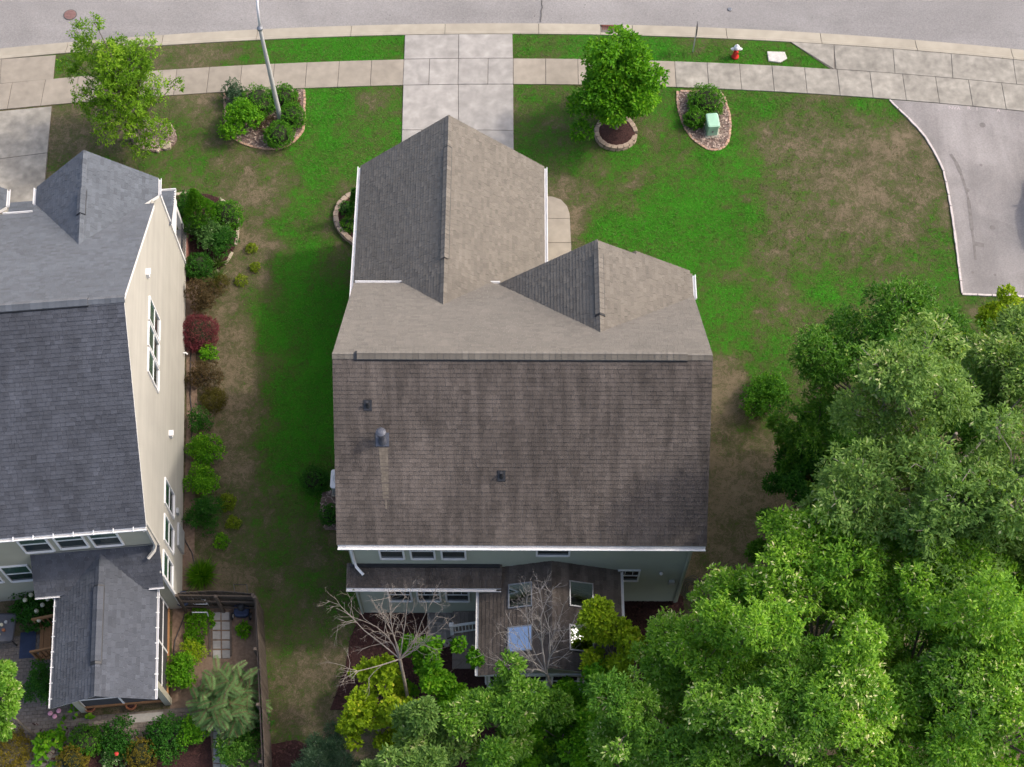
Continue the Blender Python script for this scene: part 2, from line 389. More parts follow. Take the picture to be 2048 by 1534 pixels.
def lawn_material():
    m = bpy.data.materials.new('turf'); m.use_nodes = True
    N = m.node_tree.nodes; Lk = m.node_tree.links; p = N['Principled BSDF']
    p.inputs['Roughness'].default_value = .95; p.inputs['Specular IOR Level'].default_value = .1
    geo = N.new('ShaderNodeNewGeometry'); at = N.new('ShaderNodeAttribute'); at.attribute_name = 'lush'
    def noise(sc, det, dist=0.0, rough=.6, vec=None):
        n = N.new('ShaderNodeTexNoise'); n.inputs['Scale'].default_value = sc; n.inputs['Detail'].default_value = det
        n.inputs['Distortion'].default_value = dist; n.inputs['Roughness'].default_value = rough
        Lk.new(vec or geo.outputs['Position'], n.inputs['Vector']); return n.outputs['Fac']
    def math_(op, a, b):
        x = N.new('ShaderNodeMath'); x.operation = op
        for i, k in enumerate((a, b)):
            if isinstance(k, (int, float)): x.inputs[i].default_value = k
            else: Lk.new(k, x.inputs[i])
        return x.outputs[0]
    # clumpy breakup of the turf at three sizes, strongest where it is thin
    n1 = math_('SUBTRACT', noise(3.2, 6, 1.2), .5); n2 = math_('SUBTRACT', noise(13, 6, 2.0, .65), .5); n3 = math_('SUBTRACT', noise(34, 5, 1.5, .7), .5)
    v = math_('ADD', at.outputs['Fac'], math_('MULTIPLY', n1, 1.15))
    v = math_('ADD', v, math_('MULTIPLY', n2, 2.0)); v = math_('ADD', v, math_('MULTIPLY', n3, .8))
    cr = N.new('ShaderNodeValToRGB'); e = cr.color_ramp.elements
    e[0].position = 0.0; e[0].color = (.195, .152, .098, 1); e[1].position = 1.0; e[1].color = (.034, .185, .008, 1)
    for q, c in ((.13, (.132, .108, .064)), (.28, (.092, .088, .044)), (.45, (.078, .096, .028)), (.62, (.058, .115, .016)), (.80, (.042, .145, .011))):
        k = e.new(q); k.color = (*c, 1)
    Lk.new(v, cr.inputs[0])
    hv = N.new('ShaderNodeVectorMath'); hv.operation = 'SCALE'
    Lk.new(cr.outputs[0], hv.inputs[0])
    n4 = noise(75, 4, .5, .7); n5 = noise(.7, 4, .8)
    Lk.new(math_('MULTIPLY', math_('ADD', math_('MULTIPLY', math_('ADD', n4, n2), 1.3), .35), math_('ADD', math_('MULTIPLY', n5, .5), .75)), hv.inputs['Scale'])
    Lk.new(hv.outputs[0], p.inputs['Base Color'])
    b = N.new('ShaderNodeBump'); b.inputs['Strength'].default_value = .9; b.inputs['Distance'].default_value = .06
    Lk.new(math_('ADD', noise(30, 6, 1.0, .75), math_('MULTIPLY', n2, .8)), b.inputs['Height']); Lk.new(b.outputs[0], p.inputs['Normal'])
    return m
M['turf'] = lawn_material()
R_GUT, R_BACK, R_WO, R_WI = 180.75, 180.05, 178.63, 177.16
def build_lawn():
    st = .2
    xs = np.concatenate([np.arange(-75, -27, 2.0), np.arange(-27, 27, st), np.arange(27, 75, 2.0)]); ys = np.concatenate([np.arange(-60, 8, 2.0), np.arange(8, 46.2, st)])
    X, Y = np.meshgrid(xs, ys); nx, ny = len(xs), len(ys)
    X = X.ravel(); Y = Y.ravel()
    Rr = np.hypot(X-ARC_C[0], Y-ARC_C[1])
    over = Rr > R_BACK+.02
    # the turf stops at the back of the kerb: the last row is drawn onto the arc, everything past it folds under the street
    th = np.arctan2(X-ARC_C[0], Y-ARC_C[1])
    Z = (vnoise(X, Y, .5, 3)-.5)*.03+(vnoise(X, Y, 2.1, 4)-.5)*.02
    Z[over] = -.3-.02*(Rr[over]-R_BACK)
    near = (Rr > R_BACK-.6) & ~over
    Z *= np.clip((R_BACK-.6-Rr)/1.0, 0, 1)*(~over)+over
    Z[near] = 0
    L = ragged(X, Y)
    me = bpy.data.meshes.new('lawn')
    me.vertices.add(nx*ny); me.vertices.foreach_set('co', np.stack([X, Y, Z], 1).ravel())
    i = np.arange((nx-1)*(ny-1)); r = i//(nx-1); c = i % (nx-1); a = r*nx+c
    F = np.stack([a, a+1, a+nx+1, a+nx], 1)
    me.loops.add(F.size); me.loops.foreach_set('vertex_index', F.ravel())
    me.polygons.add(len(F)); me.polygons.foreach_set('loop_start', np.arange(len(F))*4)
    me.update(calc_edges=True)
    me.polygons.foreach_set('use_smooth', [True]*len(F))
    at = me.attributes.new('lush', 'FLOAT', 'POINT'); at.data.foreach_set('value', L.astype(np.float32))
    me.materials.append(M['turf'])
    o = bpy.data.objects.new('lawn', me); link(o); tag(o, kind='structure')
build_lawn()
g = MB(); g.add([(-400, -400, -.6), (400, -400, -.6), (400, 500, -.6), (-400, 500, -.6)], [(0, 1, 2, 3)])
tag(g.build('ground', M['soil']), kind='structure')
# lawn edge along the kerb
g = MB()
xs_ = np.linspace(-60, 60, 241)
for a, b in zip(xs_[:-1], xs_[1:]):
    p, q, r, s = ARC(R_BACK-.45, a), ARC(R_BACK-.45, b), ARC(R_BACK-.01, b), ARC(R_BACK-.01, a)
    g.add([(*p, .004), (*q, .004), (*r, .004), (*s, .004)], [(0, 1, 2, 3)])
me = g.mesh('verge', M['turf'])
co = np.array([v.co[:] for v in me.vertices])
at = me.attributes.new('lush', 'FLOAT', 'POINT'); at.data.foreach_set('value', lush_at(co[:, 0], co[:, 1]).astype(np.float32))
tag(link(bpy.data.objects.new('verge', me)), kind='structure')
# street
g = MB()
for a, b in zip(xs_[:-1], xs_[1:]):
    vs = []
    for R, z in ((R_GUT, -.10), (R_GUT+3, -.06), (R_GUT+6, -.03), (R_GUT+12, -.1), (R_GUT+60, -.1)):
        vs += [(*ARC(R, a), z), (*ARC(R, b), z)]
    g.add(vs, [(2*i, 2*i+1, 2*i+3, 2*i+2) for i in range(4)])
street = tag(g.build('street', M['asphalt']), kind='structure')
g = MB()
pts = [G3(u, v, -.075) for u, v in ((1084, 0), (1083, 8), (1085, 14), (1082, 22), (1083, 30), (1081, 40), (1081.5, 44))]
for p, q in zip(pts[:-1], pts[1:]): g.bar(p, q, .035 if p[1] < 46.2 else .05, .01)
g.build('street_crack', M['crack'], street)
g = MB()
for k in range(46):
    u = random.Random(k).uniform(0, 2048); v = random.Random(k+99).uniform(-2, 40)
    x, y = G(u, v, -.09)
    r = random.Random(k+5).uniform(.012, .03)
    if math.hypot(x-ARC_C[0], y-ARC_C[1]) > R_GUT+.1: g.lathe([(r, 0), (r*.7, .004)], (x, y, -.08), 6)
g.build('street_grit', M['crack'], street)
def sector(g, prof, x0, x1, n=4):
    """sweep a (radius, z) profile along the street arc from x0 to x1"""
    k = len(prof); b = len(g.v)
    for i in range(n+1):
        x = x0+(x1-x0)*i/n
        for R, z in prof: g.v.append((*ARC(R, x), z))
    for i in range(n):
        for j in range(k):
            g.f.append((b+i*k+j, b+i*k+(j+1) % k, b+(i+1)*k+(j+1) % k, b+(i+1)*k+j)); g.t.append(.5)
    g.f.append(tuple(b+j for j in range(k-1, -1, -1))); g.t.append(.5)
    g.f.append(tuple(b+n*k+j for j in range(k))); g.t.append(.5)
    return g
g = sector(MB(), [(R_GUT, -.25), (R_BACK, -.25), (R_BACK, -.02), (R_BACK+.12, -.03), (R_GUT-.02, -.14)], -60, 60, 100)
kerb = tag(g.build('kerb', M['joint']), kind='structure')
x = G(890, 55)[0]-4.3*7
drain_x = G(1222, 64)[0]
while x < 32:
    for a, b in ([(x, x+4.3)] if not x < drain_x < x+4.3 else [(x, drain_x-.47), (drain_x+.47, x+4.3)]):
        sector(MB(), [(R_GUT+.02, -.2), (R_BACK+.005, -.2), (R_BACK+.005, .035), (R_BACK+.02, .045), (R_BACK+.14, .04), (R_BACK+.22, -.035), (R_GUT+.02, -.085)], a+.012, b-.012).build('kerb_segment', M['kerb'], kerb)
    x += 4.3
sector(MB(), [(R_GUT+.02, -.2), (R_BACK+.005, -.2), (R_BACK+.005, .035), (R_BACK+.14, .035), (R_BACK+.16, -.16), (R_GUT+.02, -.16)], drain_x-.465, drain_x+.465).build('kerb_segment', M['kerb'], kerb)
d = thing('storm_drain', 'rusty slotted storm drain grate set in the kerb behind the round tree', 'drain', (*ARC(R_BACK+.4, drain_x), -.1))
g = MB(); g.bar((*ARC(R_BACK+.18, drain_x-.43), -.10), (*ARC(R_BACK+.18, drain_x+.43), -.10), .05, .05); g.bar((*ARC(R_GUT-.04, drain_x-.43), -.10), (*ARC(R_GUT-.04, drain_x+.43), -.10), .05, .05)
g.build('frame', M['rust'], d)
for k in range(10):
    xx = drain_x-.40+k*.082
    MB().bar((*ARC(R_BACK+.2, xx), -.10), (*ARC(R_GUT-.06, xx+.06), -.10), .036, .04).build('slat', M['rust'], d)
def slab(quad, z0, z1, m, parent, name='slab', gap=.012, bevel=.008):
    n = len(quad); cx = sum(p[0] for p in quad)/n; cy = sum(p[1] for p in quad)/n
    q = []
    for p in quad:
        dx, dy = cx-p[0], cy-p[1]
        q.append((p[0]+math.copysign(min(gap, abs(dx)), dx), p[1]+math.copysign(min(gap, abs(dy)), dy)))
    return MB().prism(q, z0, z1, .5, bevel).build(name, M[m], parent)
# pavement, slab by slab
g = MB()
for a, b in zip(xs_[:-1], xs_[1:]):
    g.prism([ARC(R_WI+.02, a), ARC(R_WI+.02, b), ARC(R_WO-.02, b), ARC(R_WO-.02, a)], -.1, .028)
walk = tag(g.build('sidewalk', M['joint']), kind='structure')
XL, XR = G(807, 142)[0], G(1026.3, 142)[0]
edges = [XL-1.46*i for i in range(16, 0, -1)]+[XL, XL+(XR-XL)*.235, XL+(XR-XL)*.5, XL+(XR-XL)*.77, XR]+[XR+1.46*i for i in range(1, 18)]
apx = G(1672, 170)[0]
for a, b in zip(edges[:-1], edges[1:]):
    mid = (a+b)/2
    mt = 'concrete_new' if XL < mid < XR else ('concrete_old' if mid > apx-7.6 else 'concrete')
    slab([ARC(R_WI, a), ARC(R_WI, b), ARC(R_WO, b), ARC(R_WO, a)], -.05, .05+random.Random(int(a*9)).uniform(-.004, .004), mt, walk)
# driveway of the house
dv = [[(810, 66), (917.5, 66), (1025, 67)], [(808.3, 114), (917, 114), (1026, 115.5)], [(806.5, 168.5), (916.5, 168.5), (1026.6, 169.5)], [(804, 261), (917, 261), (1027, 262)], [(801.5, 352), (917, 352), (1028, 353)]]
dg = [[G(*p) for p in r] for r in dv]
for i_, R__ in ((0, R_BACK-.012), (1, R_WO+.002), (2, R_WI-.002)): dg[i_] = [ARC(R__, q_[0]) for q_ in dg[i_]]
g = MB(); g.prism([dg[0][0], dg[0][2], dg[1][2], dg[1][0]], -.1, .03); g.prism([dg[2][0], dg[2][2], dg[4][2], dg[4][0]], -.1, .03)
drive = tag(g.build('driveway', M['joint']), kind='structure')
for i in (0, 2, 3):
    for j in (0, 1):
        slab([dg[i][j], dg[i][j+1], dg[i+1][j+1], dg[i+1][j]], -.05, .052, 'concrete_new', drive)
# walk from the driveway to the front door
wl = [G(u, v) for u, v in ((1084, 393), (1104, 394), (1122, 400), (1134, 413), (1139, 428), (1140, 438), (1082, 438))]
g = MB().prism(wl, -.1, .028); g.prism([G(1082, 438), G(1140, 438), G(1146, 560), G(1082, 560)], -.1, .028)
fw_ = tag(g.build('front_walk', M['joint']), kind='structure')
slab(wl, -.05, .05, 'concrete', fw_, gap=.006)
for a, b in ((438, 486.5), (486.5, 535), (535, 584)):
    e = lambda v: 1140+(v-438)*.042
    slab([G(1082, a), G(e(a), a), G(e(b), b), G(1082, b)], -.05, .05, 'concrete', fw_)
# neighbour's driveway on the left
nd = [[(-190, 134), (112, 111)], [(-190, 185), (107, 159.5)]]
q = [G(*p) for r in nd for p in r]
g = MB().prism([q[0], q[1], q[3], q[2]], -.1, .028)
h0 = [[(-175, 240), (104, 213.5)], [(-170, 340), (95, 307)], [(-165, 440), (86, 411)], [(-160, 520), (80, 490)]]
g.prism([G(*h0[0][0]), G(*h0[0][1]), G(*h0[3][1]), G(*h0[3][0])], -.1, .028)
nbd = tag(g.build('driveway', M['joint']), kind='structure')
for fr in ((0, .34), (.34, .64), (.64, 1)):
    mixp = lambda r, t: (nd[r][0][0]+(nd[r][1][0]-nd[r][0][0])*t, nd[r][0][1]+(nd[r][1][1]-nd[r][0][1])*t)
    slab([G(*mixp(0, fr[0])), G(*mixp(0, fr[1])), G(*mixp(1, fr[1])), G(*mixp(1, fr[0]))], -.05, .05, 'concrete', nbd)
for i in range(3):
    for fr in ((0, .45), (.45, 1)):
        mixp = lambda r, t: (h0[r][0][0]+(h0[r][1][0]-h0[r][0][0])*t, h0[r][0][1]+(h0[r][1][1]-h0[r][0][1])*t)
        slab([G(*mixp(i, fr[0])), G(*mixp(i, fr[1])), G(*mixp(i+1, fr[1])), G(*mixp(i+1, fr[0]))], -.05, .05, 'concrete_old', nbd)
# asphalt drive on the right with its concrete apron and white kerb line
ap = [(1582, 93), (1668, 98.5), (1786, 105), (1902, 111), (2025, 118.5), (2150, 127)]
bt = [(1668, 143), (1672, 144.5), (1790, 150.5), (1905, 158), (2032, 166.5), (2158, 176)]
g = MB().prism([ARC(R_BACK-.012, G(*ap[0])[0]), G(*bt[0])]+[ARC(R_WO-.005, G(*p)[0]) for p in bt[2:]]+[ARC(R_BACK-.012, G(*p)[0]) for p in ap[:0:-1]], -.1, .028)
apron = tag(g.build('drive_apron', M['joint']), kind='structure')
AQ = [ARC(R_BACK-.01, G(*p)[0]) for p in ap]; BQ = [ARC(R_WO, G(*p)[0]) for p in bt]
slab([AQ[0], AQ[1], BQ[0]], -.05, .05, 'concrete_old', apron, gap=.006)
for i in range(1, 5): slab([AQ[i], AQ[i+1], BQ[i+1], BQ[i]], -.05, .05, 'concrete_old', apron)
pk = [(1778, 200), (1800, 222), (1826, 246), (1850, 274), (1872, 310), (1888, 345), (1897, 390), (1904, 430), (1911, 480), (1917, 530), (1924, 589)]
PK = [G(*p) for p in pk]
far = [G(2300, 604), (PK[0][0]+14, PK[0][1]-1.7)]
g = MB()
top_in = [ARC(R_WI-.012, PK[0][0]+14*t) for t in np.linspace(1, 0, 12)]
g.prism(PK+[far[0]]+top_in[:-1], -.1, .03)
pdrive = tag(g.build('asphalt_drive', M['asphalt_drive']), kind='structure')
def offset_line(pts, d):
    out = []
    for i, p in enumerate(pts):
        a = pts[max(i-1, 0)]; b = pts[min(i+1, len(pts)-1)]
        t = (b[0]-a[0], b[1]-a[1]); l = math.hypot(*t)
        out.append((p[0]-t[1]/l*d, p[1]+t[0]/l*d))
    return out
def resample(pts, step):
    out = [pts[0]]; acc = 0.0
    for p, q in zip(pts[:-1], pts[1:]):
        l = math.hypot(q[0]-p[0], q[1]-p[1]); s = step-acc
        while s <= l:
            out.append((p[0]+(q[0]-p[0])*s/l, p[1]+(q[1]-p[1])*s/l)); s += step
        acc = (acc+l) % step
    return out
kl = tag(MB().bar((*PK[-1], .02), (*PK[-2], .02), .05, .02).build('kerb_line', M['joint']), kind='structure')
for line in (PK, [PK[-1], far[0]]):
    pts = resample(line, .62)
    for i, (a, b) in enumerate(zip(pts[:-1], pts[1:])):
        rr = random.Random(i*3+len(pts)); w = rr.uniform(.036, .052); gp = rr.choice((.004, .004, .01, .03))
        t = Vector((b[0]-a[0], b[1]-a[1])).normalized()
        n = Vector((-t.y, t.x))
        a2 = Vector(a)+t*gp; b2 = Vector(b)-t*gp; m2 = (a2+b2)/2+n*rr.uniform(-.012, .004)
        MB().prism([tuple(a2-n*w*rr.uniform(.8, 1)), tuple(m2-n*w*1.05), tuple(b2-n*w*rr.uniform(.8, 1)), tuple(b2+n*w), tuple(m2+n*w*rr.uniform(.85, 1.1)), tuple(a2+n*w)], -.05, .065, .5, .004).build('kerb_piece', M['kerb_white'], kl)
# tyre marks and faint chalk letters on the asphalt drive
g = MB()
tm = [G3(u, v, .033) for u, v in ((1901, 308), (1912, 325), (1921, 345), (1930, 372), (1937, 400), (1941, 430), (1944, 460), (1948, 490), (1951, 520))]
for k, (p, q) in enumerate(zip(tm[:-1], tm[1:])): g.bar(p, q, .13+.04*math.sin(k*1.7), .003)
g.bar(G3(1950, 487, .034), G3(1968, 491, .034), .2, .003)
for u_, v_, r__ in ((1935, 380, .10), (1962, 330, .07), (1985, 455, .12), (1945, 545, .07), (1990, 550, .06), (1965, 250, .14)): g.lathe([(r__, 0), (r__*.8, .0015)], G3(u_, v_, .0315), 12)
M['tyre_mark'] = mat('tyre_mark', (.17, .155, .146), .95, .25, 5, 8)
g.build('tyre_mark', M['tyre_mark'], pdrive)
def text_obj(name, s, loc, size, rotz, m, parent=None, ext=.001):
    cu = bpy.data.curves.new(name, 'FONT'); cu.body = s; cu.size = size; cu.extrude = ext; cu.align_x = 'CENTER'
    ob = bpy.data.objects.new(name+'_tmp', cu); COL.objects.link(ob)
    dg_ = bpy.context.evaluated_depsgraph_get()
    me = bpy.data.meshes.new_from_object(ob.evaluated_get(dg_))
    bpy.data.objects.remove(ob)
    me.materials.clear(); me.materials.append(m)
    me.transform(Matrix.LocRotScale(Vector(loc), Matrix.Rotation(rotz, 3, 'Z'), Vector((1, 1, 1))))
    return link(bpy.data.objects.new(name, me), parent)
for s_, u, v in (('NVA', 1909, 219), ('R', 1938, 219), ('I', 1954, 221), ('A', 1997, 224)):
    text_obj('chalk_letter', s_, G3(u, v, .033), .26, R_(-7), M['chalk'], pdrive)

# ---------------------------------------------------------------- buildings
def shingles(parent, polys, O, U, V, m, seed, single=0, course=.143, name='shingle_field'):
    """overlapping shingle tabs laid course by course on a roof plane; the lowest `single` tabs are objects of their own"""
    O, U, V = Vector(O), Vector(U).normalized(), Vector(V).normalized()
    N = U.cross(V)
    if N.z < 0: N = -N
    P2 = [[((Vector(p)-O).dot(U), (Vector(p)-O).dot(V)) for p in poly] for poly in polys]
    smin = min(p[0] for q in P2 for p in q); smax = max(p[0] for q in P2 for p in q)
    tmin = min(p[1] for q in P2 for p in q); tmax = max(p[1] for q in P2 for p in q)
    big = MB(); done = 0
    for k in range(int(math.floor(tmin/course)), int(math.ceil(tmax/course))):
        rr = random.Random(seed*1000+k); t0 = k*course-.02; t1 = t0+course+.025
        s = smin-rr.uniform(0, .3)
        while s < smax:
            w = rr.choice((.13, .17, .17, .21, .26, .31)); tone = min(1, max(0, rr.gauss(.5, .24))); lift = rr.choice((.0, .0, .006))
            for poly in P2:
                c = clip_rect(poly, s+.002, s+w-.002, t0, t1)
                if len(c) < 3: continue
                n = len(c)
                vs = [O+U*a+V*b+N*(.025+lift-(b-t0)/(t1-t0)*.022) for a, b in c]+[O+U*a+V*b+N*.001 for a, b in c]
                ar = sum(c[i][0]*c[(i+1) % n][1]-c[(i+1) % n][0]*c[i][1] for i in range(n))
                if (ar > 0) != (U.cross(V).dot(N) > 0): vs = vs[:n][::-1]+vs[n:][::-1]
                fs = [tuple(range(n))]+[(i, n+i, n+(i+1) % n, (i+1) % n) for i in range(n)]
                if done < single:
                    MB().add(vs, fs, tone).build('shingle', m, parent); done += 1
                else: big.add(vs, fs, tone)
            s += w
    o = big.build(name, m, parent); o['kind'] = 'stuff'
    return o
def unit(v):
    v = Vector(v); return v/v.length
RIDGE_ME = {}
def ridge(parent, a, b, sl, sr, m, seed, vent=None, half=.16, step=.2):
    """cap shingles along a ridge from a to b; sl, sr are the slope fall vectors; vent=(from, to) raises that stretch"""
    a, b = Vector(a), Vector(b); d = b-a; L = d.length; d.normalize()
    up = Vector((0, 0, 1)); sl = unit(sl); sr = unit(sr)
    n = int(L/step)
    rr = random.Random(seed)
    key = (m.name, round(sl.z, 3), round(sr.z, 3), round(d.x, 3), step, half)
    if key not in RIDGE_ME:
        RIDGE_ME[key] = []
        for k in range(6):
            for h in (half, half*1.25):
                g = MB(); ov = step*1.25
                pts = []
                for s0, lift in ((0, .028), (ov, .012)):
                    for q in (sl*h, sl*h*.35-up*.0, Vector((0, 0, .012)), sr*h*.35, sr*h):
                        pts.append(d*s0+q+up*lift)
                pts += [p-up*.03 for p in pts]
                fs = []
                for i in range(4): fs += [(i, i+1, 6+i, 5+i), (10+i, 15+i, 16+i, 11+i), (i, 10+i, 11+i, i+1), (5+i, 6+i, 16+i, 15+i)]
                fs += [(0, 5, 15, 10), (4, 14, 19, 9)]
                g.add(pts, fs, (k+.5)/6)
                RIDGE_ME[key].append(g.mesh('ridge_shingle', m))
    ms = RIDGE_ME[key]
    if vent:
        p, q = a+d*vent[0], a+d*vent[1]
        g = MB()
        for s_ in (sl, sr): g.slab([p+s_*half*1.36+up*.02, q+s_*half*1.36+up*.02, q+up*.03, p+up*.03], (0, 0, .055))
        g.build('ridge_vent', M['black_metal'], parent)
    for i in range(n):
        pos = i*step
        on = vent and vent[0]-.05 < pos < vent[1]-.1
        o = bpy.data.objects.new('ridge_shingle', ms[rr.randrange(6)*2+(1 if on else 0)])
        link(o, parent)
        o.location = a+d*pos+up*((.078 if on else .012)+rr.uniform(0, .004))
def siding(name, poly, O, U, N, m, parent, lap=.16):
    """lapped boards on a wall; poly is convex in (along, height)"""
    O, U, N = Vector(O), Vector(U).normalized(), Vector(N).normalized(); Z = Vector((0, 0, 1))
    g = MB(); z0 = min(p[1] for p in poly); z1 = max(p[1] for p in poly); k = 0
    flip = U.cross(Z).dot(N) < 0
    while z0+k*lap < z1:
        a, b = z0+k*lap, z0+(k+1)*lap; k += 1
        c = clip_rect(poly, -999, 999, a, b)
        if len(c) < 3: continue
        ar = sum(c[i][0]*c[(i+1) % len(c)][1]-c[(i+1) % len(c)][0]*c[i][1] for i in range(len(c)))
        if ar < 0: c = c[::-1]
        if flip: c = c[::-1]
        n = len(c)
        vs = [O+U*s+Z*z+N*(.016-(z-a)/lap*.013) for s, z in c]+[O+U*s+Z*z-N*.03 for s, z in c]
        g.add(vs, [tuple(range(n))]+[(i, n+i, n+(i+1) % n, (i+1) % n) for i in range(n)])
    return g.build(name, m, parent)
def window(parent, c, U, N, w, h, curtain=False, grid=False, glass='glass', trim='trim_white'):
    """double-hung window centred at c on a wall with outward normal N"""
    c, U, N = Vector(c), Vector(U).normalized(), Vector(N).normalized(); Z = Vector((0, 0, 1))
    def rect(g, u0, u1, z0, z1, d0, d1):
        P_ = lambda u, z, d: c+U*u+Z*z+N*d
        vs = [P_(u0, z0, d0), P_(u1, z0, d0), P_(u1, z1, d0), P_(u0, z1, d0), P_(u0, z0, d1), P_(u1, z0, d1), P_(u1, z1, d1), P_(u0, z1, d1)]
        fs = [(0, 3, 2, 1), (4, 5, 6, 7), (0, 1, 5, 4), (1, 2, 6, 5), (2, 3, 7, 6), (3, 0, 4, 7)]
        if U.cross(Z).dot(N) < 0: fs = [f[::-1] for f in fs]
        g.add(vs, fs)
    f = MB(); t = .065; x = w/2; y = h/2
    rect(f, -x, -x+t, -y, y, -.02, .065); rect(f, x-t, x, -y, y, -.02, .065); rect(f, -x+t, x-t, y-t, y, -.02, .065); rect(f, -x+t, x-t, -y, -y+t, -.02, .08)
    fo = f.build('window', M[trim], parent)
    s = MB(); rect(s, -x+t, x-t, -.025, .025, -.02, .05)
    s.build('sash_rail', M[trim], fo)
    if grid:
        for q in (-.17, .17):
            s = MB(); rect(s, q*w-.01, q*w+.01, .025, y-t, .0, .045); s.build('muntin', M[trim], fo)
    up_ = MB(); rect(up_, -x+t, x-t, .025, y-t, -.02, .032); up_.build('pane', M['glass_green' if curtain else glass], fo)
    lo = MB(); rect(lo, -x+t, x-t, -y+t, -.025, -.02, .024); lo.build('pane', M[glass], fo)
    return fo
def gutter(parent, p, q, out, m='trim_white', w=.12, h=.11):
    """open trough from p to q; out = horizontal direction away from the wall"""
    p, q, o = Vector(p), Vector(q), Vector(out).normalized(); Z = Vector((0, 0, 1))
    g = MB(); prof = [(0, 0), (0, -h), (w, -h), (w+.02, 0), (w-.005, 0), (w-.015, -h+.015), (.012, -h+.015), (.012, 0)]
    n = len(prof); vs = [r+o*a+Z*b for r in (p, q) for a, b in prof]
    g.add(vs, [(i, (i+1) % n, n+(i+1) % n, n+i) for i in range(n)]+[tuple(range(n)), tuple(range(2*n-1, n-1, -1))])
    return g.build('gutter', M[m], parent)
def pipe_elbow(parent, pts, m, w=.09, name='downspout'):
    g = MB(); g.tube(pts, w*.6, 4); return g.build(name, M[m], parent)

# --- the brown-roofed house in the middle
HX = dict(Xl=-5.86, Xr=6.35, Yr=22.53, Zr=10.94, Yb=17.57, Ze=6.85, Yf=27.82, Zf=6.57)
house = thing('two_storey_house', 'two-storey house with a stained brown shingle roof and sage green siding', 'house', (.2, 22.5, 0))
pm = .825
def roof_part(name, polys, m='trim_white', thick=.16):
    g = MB()
    for p in polys: g.slab([(a, b, c-.004) for a, b, c in p], (0, 0, -thick))
    return g.build(name, M[m], house)
Xl, Xr = HX['Xl'], HX['Xr']
back = [(Xl, 17.57, 6.848), (Xr, 17.57, 6.848), (Xr, 22.53, 10.94), (Xl, 22.53, 10.94)]
front = [(Xr, 27.82, 6.576), (Xl, 27.82, 6.576), (Xl, 22.53, 10.94), (Xr, 22.53, 10.94)]
mr = roof_part('main_roof', [back, front])
vb = unit((0, 22.53-17.57, 10.94-6.848)); vf = unit((0, 22.53-27.82, 10.94-6.576))
o_ = .03
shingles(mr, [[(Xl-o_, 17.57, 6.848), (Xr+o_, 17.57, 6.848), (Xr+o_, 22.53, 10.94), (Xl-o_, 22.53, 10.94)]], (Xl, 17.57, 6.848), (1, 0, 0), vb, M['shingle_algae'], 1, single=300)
shingles(mr, [[(Xr+o_, 27.82, 6.576), (Xl-o_, 27.82, 6.576), (Xl-o_, 22.53, 10.94), (Xr+o_, 22.53, 10.94)]], (Xl, 27.82, 6.576), (1, 0, 0), vf, M['shingle'], 2)
ridge(mr, (Xl-o_, 22.53, 10.955), (Xr+o_, 22.53, 10.955), -vb, -vf, M['shingle'], 5, vent=(.72, 11.45))
# garage wing
wl_, wr_, wx, wz, we, wy = -6.13, 1.12, -2.53, 7.97, 4.69, 34.34
sL = (wz-we)/(wx-wl_); sR = (wz-we)/(wr_-wx)
yv = 22.53+(10.94-wz)/pm
xvl = wx-(wz-6.57)/sL; xvr = wx+(wz-6.57)/sR
zL = lambda x: we+(x-wl_)*sL
zR = lambda x: we+(wr_-x)*sR
Lp = [[(wl_, wy, we), (wx, wy, wz), (wx, 27.5, wz), (wl_, 27.5, we)], [(xvl, 27.82, 6.57), (wx, 27.82, wz), (wx, yv, wz)]]
Rp = [[(wr_, 27.5, we), (wx, 27.5, wz), (wx, wy, wz), (wr_, wy, we)], [(wx, yv, wz), (wx, 27.82, wz), (xvr, 27.82, 6.57)]]
gr = roof_part('garage_roof', [Lp[0], Rp[0]])
shingles(gr, [[(wl_, wy+o_, we), (wx, wy+o_, wz), (wx, 27.82, wz), (wl_, 27.82, we)], Lp[1]], (wl_, wy, we), (0, -1, 0), unit((wx-wl_, 0, wz-we)), M['shingle'], 3)
shingles(gr, [[(wr_, 27.82, we), (wx, 27.82, wz), (wx, wy+o_, wz), (wr_, wy+o_, we)], Rp[1]], (wr_, wy, we), (0, -1, 0), unit((wx-wr_, 0, wz-we)), M['shingle'], 4)
ridge(gr, (wx, yv-.1, wz+.01), (wx, wy+o_, wz+.01), (wl_-wx, 0, we-wz), (wr_-wx, 0, we-wz), M['shingle'], 6, vent=(2.05, 6.9))
# entry gable
gx, gyf, gz, gl, gxr, gzr = 2.855, 27.72, 9.63, -.65, 6.35, 7.41
gyb = 22.53+(10.94-gz)/pm; gyr = 22.53+(10.94-gzr)/pm
gL = [(gx, gyf, gz), (gx, gyb, gz), (gl, 27.80, 6.57), (gl, gyf+.06, 6.57)]
gR_ = [(gx, gyf, gz), (gxr, gyf, gzr), (gxr, gyr, gzr), (gx, gyb, gz)]
er = roof_part('entry_roof', [[(gx, gyf, gz), (gx, gyb, gz), (gl, 27.82, 6.57)], gR_])
shingles(er, [[(gx, gyf+.08, gz), (gx, gyb, gz), (gl-.05, gyf+.08, 6.53)]], (gl, gyf, 6.57), (0, -1, 0), unit((gx-gl, 0, gz-6.57)), M['shingle'], 7)
shingles(er, [[(gx, gyf+.03, gz), (gxr, gyf+.03, gzr), (gxr, gyr, gzr), (gx, gyb, gz)]], (gxr, gyf, gzr), (0, -1, 0), unit((gx-gxr, 0, gz-gzr)), M['shingle'], 8)
ridge(er, (gx, gyb-.1, gz+.01), (gx, gyf+.03, gz+.01), (gl-gx, 0, 6.57-gz), (gxr-gx, 0, gzr-gz), M['shingle'], 9, vent=(.75, 3.2))
